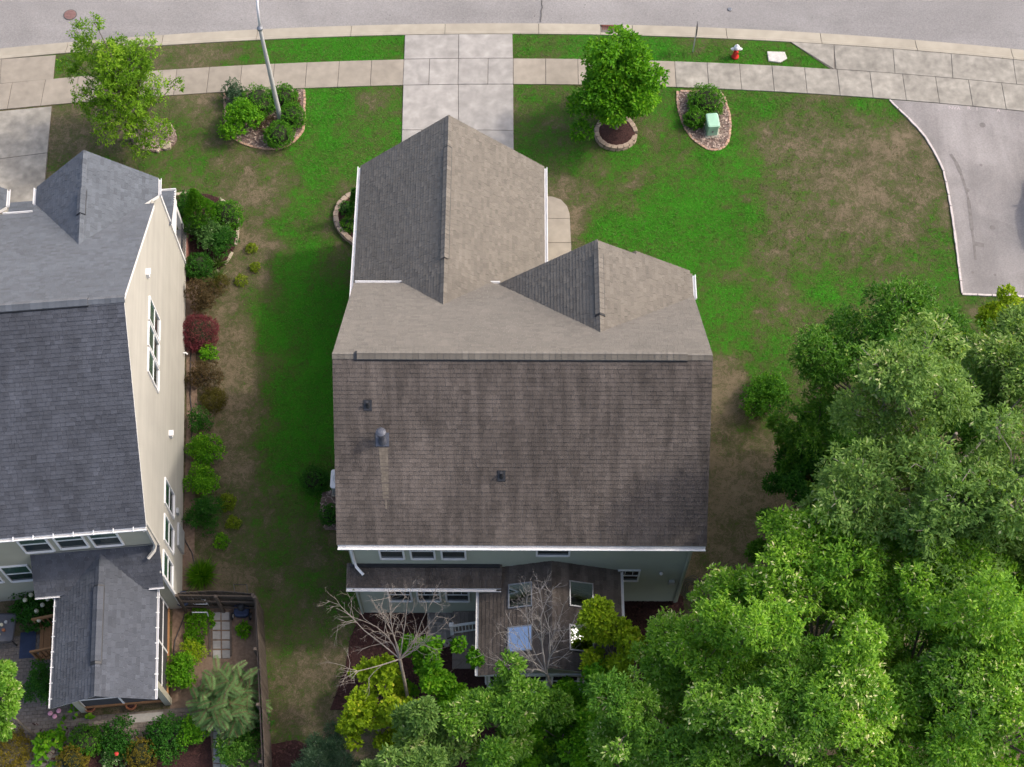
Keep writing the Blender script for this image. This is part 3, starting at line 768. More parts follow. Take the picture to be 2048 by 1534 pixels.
# small forward gable in front of it
fx, fy0, fy1, fz = 4.28, 27.4, 28.12, 8.32
fg = roof_part('dormer_roof', [[(fx, fy1, fz), (fx, fy0, fz), (3.4, fy0, 7.75), (3.4, fy1, 7.75)], [(fx, fy0, fz), (fx, fy1, fz), (6.33, fy1, 7.0), (6.33, fy0, 7.0)]])
shingles(fg, [[(fx, fy0, fz), (fx, fy1+o_, fz), (6.33, fy1+o_, 7.0), (6.33, fy0, 7.0)]], (6.33, fy1, 7.0), (0, -1, 0), unit((fx-6.33, 0, fz-7.0)), M['shingle'], 10)
shingles(fg, [[(fx, fy0, fz), (fx, fy1+o_, fz), (3.4, fy1+o_, 7.75), (3.4, fy0, 7.75)]], (3.4, fy1, 7.75), (0, -1, 0), unit((fx-3.4, 0, fz-7.75)), M['shingle'], 11)
ridge(fg, (fx, fy0, fz+.01), (fx, fy1+o_, fz+.01), (3.4-fx, 0, 7.75-fz), (6.33-fx, 0, 7.0-fz), M['shingle'], 12)
# walls
WXl, WXr, WYb, WYf = -5.60, 6.03, 17.93, 27.42
siding('wall', [(0, .25), (WXr-WXl, .25), (WXr-WXl, 6.85), (0, 6.85)], (WXl, WYb, 0), (1, 0, 0), (0, -1, 0), M['siding_sage'], house)
zr_ = lambda y: 10.80-pm*abs(y-22.53)
for X, nx in ((WXl, -1), (WXr, 1)):
    siding('wall', [(0, .25), (WYf-WYb, .25), (WYf-WYb, zr_(WYf)), (22.53-WYb, 10.8), (0, zr_(WYb))], (X, WYb, 0), (0, 1, 0), (nx, 0, 0), M['siding_sage'], house)
siding('wall', [(0, .25), (WXr-WXl, .25), (WXr-WXl, 6.6), (0, 6.6)], (WXl, WYf, 0), (1, 0, 0), (0, 1, 0), M['siding_sage'], house)
siding('wall', [(0, 6.5), (6.3, 6.5), (6.3, 7.3), (gx+.3, 9.4)], (-.3, WYf, 0), (1, 0, 0), (0, 1, 0), M['siding_sage'], house)
gwl, gwr, gwy = -5.85, .85, 34.0
siding('wall', [(0, .2), (gwr-gwl, .2), (gwr-gwl, 4.75), (wx-gwl, 7.75), (0, 4.75)], (gwl, gwy, 0), (1, 0, 0), (0, 1, 0), M['siding_sage'], house)
for X, nx in ((gwl, -1), (gwr, 1)):
    siding('wall', [(0, .2), (gwy-WYf, .2), (gwy-WYf, 4.75), (0, 4.75)], (X, WYf, 0), (0, 1, 0), (nx, 0, 0), M['siding_sage'], house)
MB().box(WXl+.04, WXr-.04, WYb+.04, WYf-.04, -.1, .30).build('foundation', M['mortar'], house)
MB().box(gwl+.04, gwr-.04, WYf, gwy-.04, -.1, .26).build('foundation', M['mortar'], house)
g = MB()
for i in range(4): g.box(-4.9, -.3, gwy+.01, gwy+.05, .1+i*.62, .1+i*.62+.60)
g.build('garage_door', M['trim_white'], house)
for X in (WXl, WXr):
    for Y in (WYb, WYf): MB().box(X-.05, X+.05, Y-.05, Y+.05, .2, 6.6).build('corner_board', M['siding_sage'], house)
# gutters and downspouts
gutter(mr, (Xl, 17.56, 6.80), (Xr, 17.56, 6.80), (0, -1, 0))
gutter(mr, (Xl, 27.83, 6.53), (xvl+.02, 27.83, 6.53), (0, 1, 0))
gutter(mr, (xvr-.02, 27.83, 6.53), (gl+.1, 27.83, 6.53), (0, 1, 0))
gutter(gr, (wl_-.005, 27.75, we), (wl_-.005, wy, we), (-1, 0, 0), w=.11)
gutter(gr, (wr_+.005, wy, we), (wr_+.005, 27.75, we), (1, 0, 0), w=.11)
gutter(er, (gxr+.005, gyf+.03, gzr), (gxr+.005, gyr-.05, gzr), (1, 0, 0), w=.11)
pipe_elbow(house, [(-5.62, 17.50, 6.72), (-5.55, 17.86, 6.45), (-5.55, 17.86, 4.5), (-5.50, 17.75, 4.28), (-5.24, 17.50, 4.13)], 'trim_white', .10)
pipe_elbow(house, [(5.97, 17.86, 6.7), (5.97, 17.86, .3)], 'siding_sage', .09)
# windows of the garden side
for xc in (-4.20, -3.14, -2.08): window(house, (xc, WYb, 5.42), (1, 0, 0), (0, -1, 0), .88, 1.55, True, True)
window(house, (1.33, WYb, 5.72), (1, 0, 0), (0, -1, 0), 1.18, 1.42, True, True)
window(house, (4.06, WYb, 3.05), (1, 0, 0), (0, -1, 0), .80, 1.15, False, True)
# bump-out with its shed roof
bl, br, by = -5.62, -.95, 17.44
siding('bump_out_wall', [(0, .25), (br-bl, .25), (br-bl, 3.92), (0, 3.92)], (bl, by, 0), (1, 0, 0), (0, -1, 0), M['siding_sage'], house)
MB().box(bl, bl+.02, by, WYb, .25, 3.9).build('bump_out_wall', M['siding_sage'], house)
MB().box(bl+.03, br, by+.04, WYb, -.1, .27).build('foundation', M['mortar'], house)
sb = [(-5.83, 17.14, 3.84), (-.44, 17.14, 3.84), (-.44, 17.95, 4.06), (-5.83, 17.95, 4.06)]
sh = roof_part('shed_roof', [sb], thick=.1)
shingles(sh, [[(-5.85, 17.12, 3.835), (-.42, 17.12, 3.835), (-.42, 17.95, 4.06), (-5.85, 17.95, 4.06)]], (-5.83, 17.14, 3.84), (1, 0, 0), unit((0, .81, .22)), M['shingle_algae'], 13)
MB().box(-5.7, -.5, 17.80, 17.925, 4.03, 4.13).build('flashing', M['black_metal'], sh)
gutter(sh, (-5.85, 17.12, 3.82), (-.42, 17.12, 3.82), (0, -1, 0), w=.1, h=.09)
for xc in (-4.10, -3.06, -2.03): window(house, (xc, by, 2.32), (1, 0, 0), (0, -1, 0), .88, 1.5, False, True)
pipe_elbow(house, [(-5.60, 17.05, 3.75), (-5.60, 17.38, 3.5), (-5.60, 17.38, .3)], 'siding_sage', .09)
# sun room with four skylights
sx0, sx1, sxr, sz, se, sy0, sy1 = -1.22, 3.74, 1.30, 4.45, 3.5, 14.12, 17.93
sk = (sz-se)/(sxr-sx0); sk2 = (sz-se)/(sx1-sxr)
sr = roof_part('sunroom_roof', [[(sx0, sy1, se), (sx0, sy0, se), (sxr, sy0, sz), (sxr, sy1, sz)], [(sx1, sy0, se), (sx1, sy1, se), (sxr, sy1, sz), (sxr, sy0, sz)]], thick=.12)
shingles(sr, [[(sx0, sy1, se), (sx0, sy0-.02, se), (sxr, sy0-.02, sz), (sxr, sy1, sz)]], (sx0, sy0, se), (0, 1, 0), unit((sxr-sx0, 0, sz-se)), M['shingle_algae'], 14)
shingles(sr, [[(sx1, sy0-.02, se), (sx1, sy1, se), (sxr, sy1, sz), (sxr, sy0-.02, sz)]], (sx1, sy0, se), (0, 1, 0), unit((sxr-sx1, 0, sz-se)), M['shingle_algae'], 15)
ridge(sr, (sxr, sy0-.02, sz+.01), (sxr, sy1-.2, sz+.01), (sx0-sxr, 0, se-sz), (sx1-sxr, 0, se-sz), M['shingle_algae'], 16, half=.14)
gutter(sr, (sx0-.005, sy1-.7, se), (sx0-.005, sy0, se), (-1, 0, 0), w=.08, h=.09)
gutter(sr, (sx1+.005, sy0, se), (sx1+.005, sy1-.05, se), (1, 0, 0), w=.08, h=.09)
def on_sun(u, v, left):
    z = 4.0
    for _ in range(30):
        x, y = G(u, v, z); z = se+(x-sx0)*sk if left else se+(sx1-x)*sk2
    return Vector((x, y, z))
for (u0, u1, v0, v1), left in (((1018, 1062, 1169, 1214), True), ((1141, 1185, 1167, 1214), False), ((1017, 1062, 1255, 1302), True), ((1141, 1186, 1254, 1302), False)):
    q = [on_sun(u, v, left) for u, v in ((u0, v1), (u1, v1), (u1, v0), (u0, v0))]
    x0, x1 = (q[0].x+q[3].x)/2, (q[1].x+q[2].x)/2; y0, y1 = (q[0].y+q[1].y)/2, (q[2].y+q[3].y)/2
    zf = (lambda x: se+(x-sx0)*sk) if left else (lambda x: se+(sx1-x)*sk2)
    ring = lambda e, h: [(x0-e, y0-e, zf(x0-e)+h), (x1+e, y0-e, zf(x1+e)+h), (x1+e, y1+e, zf(x1+e)+h), (x0-e, y1+e, zf(x0-e)+h)]
    g = MB(); a, b = ring(.035, .09), ring(-.008, .09); c, d_ = ring(.035, .0), ring(-.008, .05)
    vs = a+b+c+d_
    g.add(vs, [(i, (i+1) % 4, 4+(i+1) % 4, 4+i) for i in range(4)]+[(8+i, 8+(i+1) % 4, (i+1) % 4, i) for i in range(4)]+[(4+i, 4+(i+1) % 4, 12+(i+1) % 4, 12+i) for i in range(4)])
    f = g.build('skylight', M['grey_metal'], house)
    MB().slab(ring(-.006, .082), (0, 0, -.03)).build('pane', M['skylight_glass'], f)
for (xa, ya, xb, yb, nx, ny) in ((-.95, 14.42, 3.45, 14.42, 0, -1), (-.95, 14.42, -.95, 17.9, -1, 0), (3.45, 14.42, 3.45, 17.9, 1, 0)):
    L_ = math.hypot(xb-xa, yb-ya); U_ = ((xb-xa)/L_, (yb-ya)/L_, 0)
    poly = [(0, .3), (L_, .3), (L_, 3.5), (L_*.5, 4.3 if ny else 3.5), (0, 3.5)]
    siding('sunroom_wall', poly, (xa, ya, 0), U_, (nx, ny, 0), M['siding_sage'], house)
    nw = 4 if ny else 3
    for k in range(nw):
        t = (k+.5)/nw; window(house, (xa+(xb-xa)*t, ya+(yb-ya)*t, 1.95), U_, (nx, ny, 0), L_/nw-.12, 1.7)
MB().box(-.9, 3.4, 14.5, 17.9, -.1, .32).build('foundation', M['mortar'], house)
MB().box(sx0+.1, sx1-.1, sy0+.03, sy0+.09, se-.2, se-.02).build('fascia', M['trim_white'], sr)
# roof vents: two stub pipes and a capped flue
def on_back(u, v):
    z = 9.0
    for _ in range(40):
        x, y = G(u, v, z); z = 10.94-pm*(22.53-y)
    return Vector((x, y, z))
for u, v in ((736, 812), (1003, 953)):
    p = on_back(u, v); g = MB()
    g.slab([p+Vector((-.13, -.14, -.09)), p+Vector((.13, -.14, -.09)), p+Vector((.13, .14, .145)), p+Vector((-.13, .14, .145))], (0, 0, .035))
    g.lathe([(.10, -.02), (.055, .12), (.045, .30), (.03, .30)], tuple(p), 10)
    g.build('vent_pipe', M['black_metal'], house)
p = on_back(765, 882); g = MB()
g.slab([p+Vector((-.22, -.16, -.10)), p+Vector((.22, -.16, -.10)), p+Vector((.22, .2, .195)), p+Vector((-.22, .2, .195))], (0, 0, .03))
g.lathe([(.16, -.02), (.10, .2), (.095, .55), (.13, .56), (.13, .6), (.095, .62)], tuple(p), 14)
fl = g.build('flue', M['flashing'], house)
MB().lathe([(.15, .62), (.17, .64), (.165, .70), (.09, .75), (.02, .76)], tuple(p), 16).build('flue_cap', M['flashing'], fl)
# pale run-off streak below the flue
M['runoff'] = mat('runoff', (.148, .124, .098), .95, .15, 12, 6, tone=.2)
g = MB()
for k in range(17):
    q = on_back(767+.35*k, 900+7.2*k); w = .15*(1-k/36)
    for s in (-1, 0, 1):
        rr = random.Random(k*7+s)
        if k > 13 and s: continue
        x = q.x+s*w*.66
        g.slab([(x-w*.36, q.y-.05, q.z-.041+.032), (x+w*.36, q.y-.05, q.z-.041+.032), (x+w*.36, q.y+.05, q.z+.041+.026), (x-w*.36, q.y+.05, q.z+.041+.026)], (0, 0, .003), rr.uniform(.2, .8))
g.build('washed_shingles', M['runoff'], mr)['kind'] = 'stuff'
# flood light and meter on the garden wall
MB().box(5.55, 5.75, 17.80, 17.91, 2.3, 2.6).build('wall_box', M['zinc'], house)
MB().lathe([(.05, 0), (.07, .08), (.03, .12)], (5.2, 17.86, 3.3), 10).build('wall_lamp', M['trim_white'], house)
# back steps: deck boards, white rail, flagstones
deck = thing('garden_deck', 'small grey plank deck with white railing beside the skylit sunroom', 'deck', (-1.8, 16.8, 0))
for k in range(9):
    MB().box(-2.25+k*.145, -2.25+k*.145+.135, 15.95, 17.4, .42, .46).build('plank', M['wood_deck'], deck)
MB().box(-2.27, -.93, 15.93, 15.97, .05, .42).build('skirt', M['wood_deck'], deck)
for k in range(2): MB().box(-2.25, -.95, 15.62-.28*k+.02, 15.92-.28*k, .0, .30-.15*k).build('step', M['wood_deck'], deck)
MB().box(-2.32, -2.20, 16.50, 16.62, .4, 1.45).box(-2.34, -2.18, 16.48, 16.64, 1.45, 1.5).build('newel_post', M['trim_white'], deck)
MB().bar((-2.2, 16.56, 1.35), (-.95, 16.75, 1.35), .09, .05).build('handrail', M['trim_white'], deck)
MB().bar((-2.2, 16.56, .55), (-.95, 16.75, .55), .05, .05).build('bottom_rail', M['trim_white'], deck)
for k in range(10):
    t = (k+.5)/10; MB().bar((-2.2+1.25*t, 16.56+.19*t, .56), (-2.2+1.25*t, 16.56+.19*t, 1.34), .03, .03).build('baluster', M['trim_white'], deck)
# patio of irregular flags
pt_ = tag(MB().prism([G(*p) for p in ((852, 1222), (906, 1222), (912, 1275), (895, 1294), (870, 1294), (857, 1275))], -.1, .03).build('flagstone_patio', M['mortar']), kind='structure')
for pl in (((860, 1224), (878, 1224), (890, 1232), (884, 1246), (864, 1244), (858, 1232)), ((892, 1225), (903, 1224), (905, 1254), (896, 1256), (892, 1246)), ((860, 1248), (874, 1250), (874, 1268), (860, 1266)), ((878, 1250), (887, 1250), (887, 1266), (878, 1267)), ((891, 1262), (905, 1262), (908, 1276), (893, 1276)), ((862, 1272), (886, 1272), (892, 1282), (872, 1290), (863, 1282))):
    slab([G(*p) for p in pl], 0, .06, 'flagstone', pt_, 'flagstone', .004)

# --- the slate-roofed neighbour on the left
nb = thing('neighbour_house', 'cream-sided two-storey house with a blue-grey slate-coloured roof', 'house', NW(-5, 3))
def nroof(name, polys, thick=.16, m='trim_white'):
    g = MB()
    for p in polys: g.slab([NW(a, b, c-.004) for a, b, c in p], (0, 0, -thick))
    return g.build(name, M[m], nb)
def nv(a, b, c=0.0):
    p = NW(a, b, c); q = NW(0, 0, 0); return Vector((p[0]-q[0], p[1]-q[1], c))
def nshing(parent, polys, O, U, V, m, seed, single=0):
    return shingles(parent, [[NW(*p) for p in q] for q in polys], NW(*O), nv(*U), unit(nv(*V)), M[m], seed, single)
nr_b, nr_z, ne_b, ne_z, nf_b, nf_z = 2.88, 11.0, -3.6, 7.0, 9.35, 6.95
far_a, near_a = -14.0, .10
nmr = nroof('main_roof', [[(far_a, ne_b, ne_z), (near_a, ne_b, ne_z), (near_a, nr_b, nr_z), (far_a, nr_b, nr_z)], [(near_a, nf_b, nf_z), (far_a, nf_b, nf_z), (far_a, nr_b, nr_z), (near_a, nr_b, nr_z)]])
nshing(nmr, [[(-8.5, ne_b, ne_z), (near_a+.02, ne_b, ne_z), (near_a+.02, nr_b, nr_z), (-8.5, nr_b, nr_z)]], (0, ne_b, ne_z), (1, 0, 0), (0, nr_b-ne_b, nr_z-ne_z), 'shingle_slate_streaked', 21, single=300)
nshing(nmr, [[(near_a+.02, nf_b, nf_z), (-8.5, nf_b, nf_z), (-8.5, nr_b, nr_z), (near_a+.02, nr_b, nr_z)]], (0, nf_b, nf_z), (1, 0, 0), (0, nr_b-nf_b, nr_z-nf_z), 'shingle_slate', 22)
ridge(nmr, NW(-8.5, nr_b, nr_z+.012), NW(near_a+.02, nr_b, nr_z+.012), nv(0, ne_b-nr_b, ne_z-nr_z), nv(0, nf_b-nr_b, nf_z-nr_z), M['shingle_slate'], 23, vent=(.3, 7.45))
# street-facing gables
nps = (nr_z-nf_z)/(nf_b-nr_b)
def ngable(ac, hw, ez, pz, bf, seed, name):
    bb = nr_b+(nr_z-pz)/nps; be = nr_b+(nr_z-ez)/nps
    l, r = ac-hw, ac+hw
    Lq = [(l, bf, ez), (ac, bf, pz), (ac, bb, pz), (l, min(be, bf-.2), ez)]
    Rq = [(r, min(be, bf-.2), ez), (ac, bb, pz), (ac, bf, pz), (r, bf, ez)]
    ro = nroof(name, [Lq, Rq])
    nshing(ro, [[(l, bf+.03, ez), (ac, bf+.03, pz), (ac, bb, pz), Lq[3]]], (l, bf, ez), (0, -1, 0), (ac-l, 0, pz-ez), 'shingle_slate', seed)
    nshing(ro, [[Rq[0], (ac, bb, pz), (ac, bf+.03, pz), (r, bf+.03, ez)]], (r, bf, ez), (0, -1, 0), (ac-r, 0, pz-ez), 'shingle_slate', seed+1)
    ridge(ro, NW(ac, bb-.1, pz+.01), NW(ac, bf+.03, pz+.01), nv(l-ac, 0, ez-pz), nv(r-ac, 0, ez-pz), M['shingle_slate'], seed+2, vent=(1.4, (bf-bb)*.6))
    siding('wall', [(0, .3), (2*hw-.5, .3), (2*hw-.5, ez), (hw-.25, pz-.2), (0, ez)], NW(l+.25, bf-.35), nv(1, 0), nv(0, 1), M['siding_cream'], nb)
    for a, s in ((l, -1), (r, 1)):
        gutter(ro, NW(a+.005*s, bf+.02, ez), NW(a+.005*s, min(be, bf-.2)+.05, ez), nv(s, 0), w=.1)
        siding('wall', [(0, .3), (bf-.35-8.9, .3), (bf-.35-8.9, ez+.05), (0, ez+.05)], NW(a-.27*s, 8.9), nv(0, 1), nv(s, 0), M['siding_cream'], nb) if a < -.5 else None
    return ro
ngable(-2.12, 2.28, 6.55, 8.62, 10.75, 24, 'street_gable_roof')
ngable(-7.8, 2.28, 6.55, 8.62, 10.75, 28, 'street_gable_roof')
gutter(nmr, NW(-5.5, nf_b, nf_z-.04), NW(-4.4, nf_b, nf_z-.04), nv(0, 1))
g = MB(); g.slab([NW(-6.3, 10.5, 4.3), NW(-4.4, 10.5, 4.3), NW(-4.4, 12.1, 3.8), NW(-6.3, 12.1, 3.8)], (0, 0, -.12))
ey = g.build('porch_roof', M['trim_white'], nb)
nshing(ey, [[(-6.3, 9.6, 4.58), (-4.4, 9.6, 4.58), (-4.4, 12.1, 3.8), (-6.3, 12.1, 3.8)]], (-6.3, 12.1, 3.8), (1, 0, 0), (0, -1.6, .5), 'shingle_slate', 32)
# walls
nrz = lambda b: nr_z-.14-(nr_z-ne_z)/(nr_b-ne_b)*abs(b-nr_b)
siding('wall', [(0, .3), (12.25, .3), (12.25, nrz(9.0)), (nr_b+3.25, nr_z-.14), (0, nrz(-3.25))], NW(-.03, -3.25), nv(0, 1), nv(1, 0), M['siding_cream'], nb, lap=.13)
siding('wall', [(0, .3), (1.75, .3), (1.75, 6.6), (0, 6.75)], NW(-.03, 9.0), nv(0, 1), nv(1, 0), M['siding_cream'], nb, lap=.13)
siding('wall', [(0, .3), (.87, .3), (.87, 4.45), (0, 3.95)], NW(-.03, -4.12), nv(0, 1), nv(1, 0), M['siding_cream'], nb, lap=.13)
siding('wall', [(0, .3), (13.9, .3), (13.9, 7), (0, 7)], NW(-14, -3.25), nv(1, 0), nv(0, -1), M['siding_tan'], nb)
siding('wall', [(0, .3), (13.9, .3), (13.9, 6.9), (0, 6.9)], NW(-14, 9.0), nv(1, 0), nv(0, 1), M['siding_cream'], nb)
siding('wall', [(0, .3), (4.2, .3), (4.2, 3.9), (0, 3.9)], NW(-4.23, -4.12), nv(1, 0), nv(0, -1), M['siding_tan'], nb)
g = MB(); g.prism([NW(-14, -3.2)[:2], NW(-.08, -3.2)[:2], NW(-.08, 10.6)[:2], NW(-14, 10.6)[:2]], -.1, .35); g.prism([NW(-4.2, -4.08)[:2], NW(-.08, -4.08)[:2], NW(-.08, -3.2)[:2], NW(-4.2, -3.2)[:2]], -.1, .35)
g.build('foundation', M['mortar'], nb)
# white rake and corner boards
for b0, z0, b1, z1 in ((ne_b+.05, ne_z-.05, nr_b, nr_z-.06), (nf_b-.05, nf_z-.05, nr_b, nr_z-.06)):
    MB().bar(NW(near_a-.02, b0, z0-.05), NW(near_a-.02, b1, z1-.05), .03, .16).build('rake_board', M['trim_white'], nmr)
MB().bar(NW(.0, 10.75, .3), NW(.0, 10.75, 6.5), .08, .10).build('corner_board', M['trim_white'], nb)
MB().bar(NW(.0, -4.12, .3), NW(.0, -4.12, 3.8), .08, .10).build('corner_board', M['trim_white'], nb)
MB().bar(NW(.0, -3.25, 4.4), NW(.0, -3.25, 6.9), .08, .10).build('corner_board', M['trim_tan'], nb)
# side windows: (pixel survey) tall triple on the stair and four to the garden
def nwall_pt(u, v, a=0.0):
    lo, hi = -2.0, 12.0
    for _ in range(50):
        m_ = (lo+hi)/2; x, y = G(u, v, m_)
        aa = math.cos(NPH)*(x-NO[0])+math.sin(NPH)*(y-NO[1])
        if aa < a: lo = m_
        else: hi = m_
    return -math.sin(NPH)*(x-NO[0])+math.cos(NPH)*(y-NO[1]), m_
for u, v in ((308.5, 639), (307, 689), (306.5, 741), (338.5, 997), (337.5, 1069), (335.5, 1141)):
    b_, z_ = nwall_pt(u, v)
    window(nb, NW(-.03, b_, z_), nv(0, 1), nv(1, 0), .98 if u < 320 else 1.02, 1.75 if u < 320 else 1.62, True, False)
for u, v, w in ((294, 547, .26), (340, 869, .22)):
    b_, z_ = nwall_pt(u, v)
    g = MB(); g.bar(NW(.0, b_-w/2, z_), NW(.0, b_+w/2, z_), .18, .24); g.bar(NW(.06, b_-w/2, z_+.13), NW(.06, b_+w/2, z_+.13), .2, .03)
    g.build('wall_vent', M['trim_white'], nb)
b_, z_ = nwall_pt(366, 705)
MB().tube([NW(.0, b_, .7), NW(.1, b_, .72), NW(.14, b_, .6)], .035, 8).build('hose_tap', M['trim_white'], nb)
g = MB(); g.bar(NW(.03, -2.1, .9), NW(.03, -1.2, .9), .08, 1.0); g.build('meter_panel', M['zinc'], nb)
g = MB(); g.bar(NW(.02, -.9, 1.5), NW(.02, -.7, 1.5), .12, .25); g.build('meter_box', M['zinc'], nb)
# rear windows
def nrear(u, v, b):
    lo, hi = -1.0, 9.0
    for _ in range(50):
        m_ = (lo+hi)/2; x, y = G(u, v, m_)
        bb = -math.sin(NPH)*(x-NO[0])+math.cos(NPH)*(y-NO[1])
        if bb > b: lo = m_
        else: hi = m_
    return math.cos(NPH)*(x-NO[0])+math.sin(NPH)*(y-NO[1]), m_
for u, v in ((69, 1086), (139, 1078), (209, 1073.5), (38, 1145), (-32, 1150), (105, 1137)):
    a_, z_ = nrear(u, v, -3.25)
    window(nb, NW(a_, -3.25, z_), nv(1, 0), nv(0, -1), 1.02, 1.55, True, False)
gutter(nmr, NW(-14, ne_b-.005, ne_z-.03), NW(near_a, ne_b-.005, ne_z-.03), nv(0, -1), w=.085)
for k in range(9): MB().bar(NW(-.3-.66*k, ne_b-.14, ne_z-.01), NW(-.3-.66*k, ne_b+.02, ne_z+.03), .03, .02).build('gutter_hanger', M['trim_white'], nmr)
pipe_elbow(nb, [NW(.02, -3.68, 6.86), NW(-.06, -3.32, 6.6), NW(-.06, -3.36, 4.75), NW(-.14, -3.5, 4.55), NW(-.38, -3.72, 4.42)], 'trim_tan', .11)
# rear shed roof and screened porch
nsr = nroof('shed_roof', [[(-4.42, -4.5, 3.68), (.0, -4.5, 3.68), (.0, -3.22, 4.52), (-4.42, -3.22, 4.52)]], .1)
nshing(nsr, [[(-4.44, -4.52, 3.67), (.02, -4.52, 3.67), (.02, -3.22, 4.52), (-4.44, -3.22, 4.52)]], (-4.42, -4.5, 3.68), (1, 0, 0), (0, 1.28, .84), 'shingle_slate_streaked', 33)
gutter(nsr, NW(-4.44, -4.51, 3.66), NW(-3.6, -4.51, 3.66), nv(0, -1), w=.06, h=.09); gutter(nsr, NW(-.5, -4.51, 3.66), NW(.02, -4.51, 3.66), nv(0, -1), w=.06, h=.09)
MB().slab([NW(-4.4, -3.24, 4.5), NW(0, -3.24, 4.5), NW(0, -3.28, 4.6), NW(-4.4, -3.28, 4.6)], (0, 0, .05)).build('flashing', M['flashing'], nsr)
pl_, pr_, pc, pe, pz_, pb0, pb1 = -3.76, -.26, -2.05, 3.42, 4.42, -8.42, -3.4
npr = nroof('porch_roof', [[(pl_, pb1-.6, pe), (pl_, pb0, pe), (pc, pb0, pz_), (pc, pb1, pz_)], [(pr_, pb0, pe), (pr_, pb1-.6, pe), (pc, pb1, pz_), (pc, pb0, pz_)]], .1)
nshing(npr, [[(pl_, pb1-.7, pe+.0), (pl_, pb0-.03, pe), (pc, pb0-.03, pz_), (pc, pb1, pz_)]], (pl_, pb0, pe), (0, 1, 0), (pc-pl_, 0, pz_-pe), 'shingle_charcoal', 34)
nshing(npr, [[(pr_, pb0-.03, pe), (pr_, pb1-.7, pe), (pc, pb1, pz_), (pc, pb0-.03, pz_)]], (pr_, pb0, pe), (0, 1, 0), (pc-pr_, 0, pz_-pe), 'shingle_charcoal', 35)
ridge(npr, NW(pc, pb0-.03, pz_+.01), NW(pc, pb1-.2, pz_+.01), nv(pl_-pc, 0, pe-pz_), nv(pr_-pc, 0, pe-pz_), M['shingle_charcoal'], 36, vent=(1.1, 3.9))
gutter(npr, NW(pl_-.005, pb1-.9, pe), NW(pl_-.005, pb0, pe), nv(-1, 0), w=.06, h=.09); gutter(npr, NW(pr_+.005, pb0, pe), NW(pr_+.005, pb1-.9, pe), nv(1, 0), w=.06, h=.09)
for s, a in ((-1, pl_), (1, pr_)):
    for k in range(7): MB().bar(NW(a+s*.10, pb0+.3+.55*k, pe+.005), NW(a-s*.03, pb0+.3+.55*k, pe+.03), .03, .02).build('gutter_hanger', M['trim_white'], npr)
# porch frame: posts, rails, dark screen panels
pp = [(-.5, -7.62), (-3.5, -7.62)]
for a, b in ((-.5, -7.62), (-3.5, -7.62)): MB().bar(NW(a, b, .1), NW(a, b, 3.4), .24, .24, up=nv(0, 1)).build('post', M['siding_tan'], nb)
MB().slab([NW(-3.5, -7.6, .45), NW(-.5, -7.6, .45), NW(-.5, -4.15, .45), NW(-3.5, -4.15, .45)], (0, 0, -.4)).build('porch_floor', M['wood_orange'], nb)
for (a0, b0, a1, b1), n in (((-.5, -7.62, -.5, -4.2), 2), ((-3.4, -7.62, -.6, -7.62), 2), ((-3.5, -7.62, -3.5, -4.2), 2)):
    MB().bar(NW(a0, b0, 1.9), NW(a1, b1, 1.9), .03, 2.8).build('screen', M['screen'], nb)
    MB().bar(NW(a0, b0, .48), NW(a1, b1, .48), .14, .10).build('sill', M['wood_orange'], nb)
    MB().bar(NW(a0, b0, 1.35), NW(a1, b1, 1.35), .07, .06).build('mid_rail', M['trim_white'], nb)
    MB().bar(NW(a0, b0, 3.32), NW(a1, b1, 3.32), .08, .12).build('top_rail', M['trim_white'], nb)
    for k in range(n+1):
        t = k/n; MB().bar(NW(a0+(a1-a0)*t, b0+(b1-b0)*t, .5), NW(a0+(a1-a0)*t, b0+(b1-b0)*t, 3.3), .07, .07).build('mullion', M['trim_white'], nb)
# front porch of the neighbour: low roof, brick pier, railing
g = nroof('porch_roof', [[(-4.2, 10.6, 3.7), (.06, 10.6, 3.7), (.06, 12.62, 3.05), (-4.2, 12.62, 3.05)]], .12)
nshing(g, [[(-4.2, 10.5, 3.73), (.08, 10.5, 3.73), (.08, 12.64, 3.04), (-4.2, 12.64, 3.04)]], (.06, 12.62, 3.05), (1, 0, 0), (0, -2.02, .65), 'shingle_slate', 40)
gutter(g, NW(.09, 12.65, 3.04), NW(-4.2, 12.65, 3.04), nv(0, 1), w=.1)
MB().bar(NW(.06, 10.8, 3.55), NW(.06, 12.64, 2.98), .04, .16).build('rake_board', M['trim_white'], g)
MB().bar(NW(-.05, 10.8, 2.75), NW(-.05, 12.4, 2.75), .2, .25).build('beam', M['trim_white'], nb)
MB().bar(NW(-.12, 12.3, .9), NW(-.12, 12.3, 2.7), .22, .22, up=nv(0, 1)).build('column', M['trim_white'], nb)
g = MB(); g.slab([NW(-4, 10.8, .5), NW(.02, 10.8, .5), NW(.02, 12.45, .5), NW(-4, 12.45, .5)], (0, 0, -.55)); g.build('porch_base', M['mortar'], nb)
for r in range(5):
    for c in range(8):
        b0 = 10.82+c*.21+(.1 if r % 2 else 0)
        MB().bar(NW(.03, b0, .06+r*.09), NW(.03, b0+.195, .06+r*.09), .06, .075).build('brick', M['brick_red'], nb)
MB().bar(NW(0, 10.85, 1.3), NW(0, 12.2, 1.3), .06, .06).build('handrail', M['black_metal'], nb)
for k in range(9): MB().bar(NW(0, 10.9+k*.15, .55), NW(0, 10.9+k*.15, 1.3), .02, .02).build('baluster', M['black_metal'], nb)
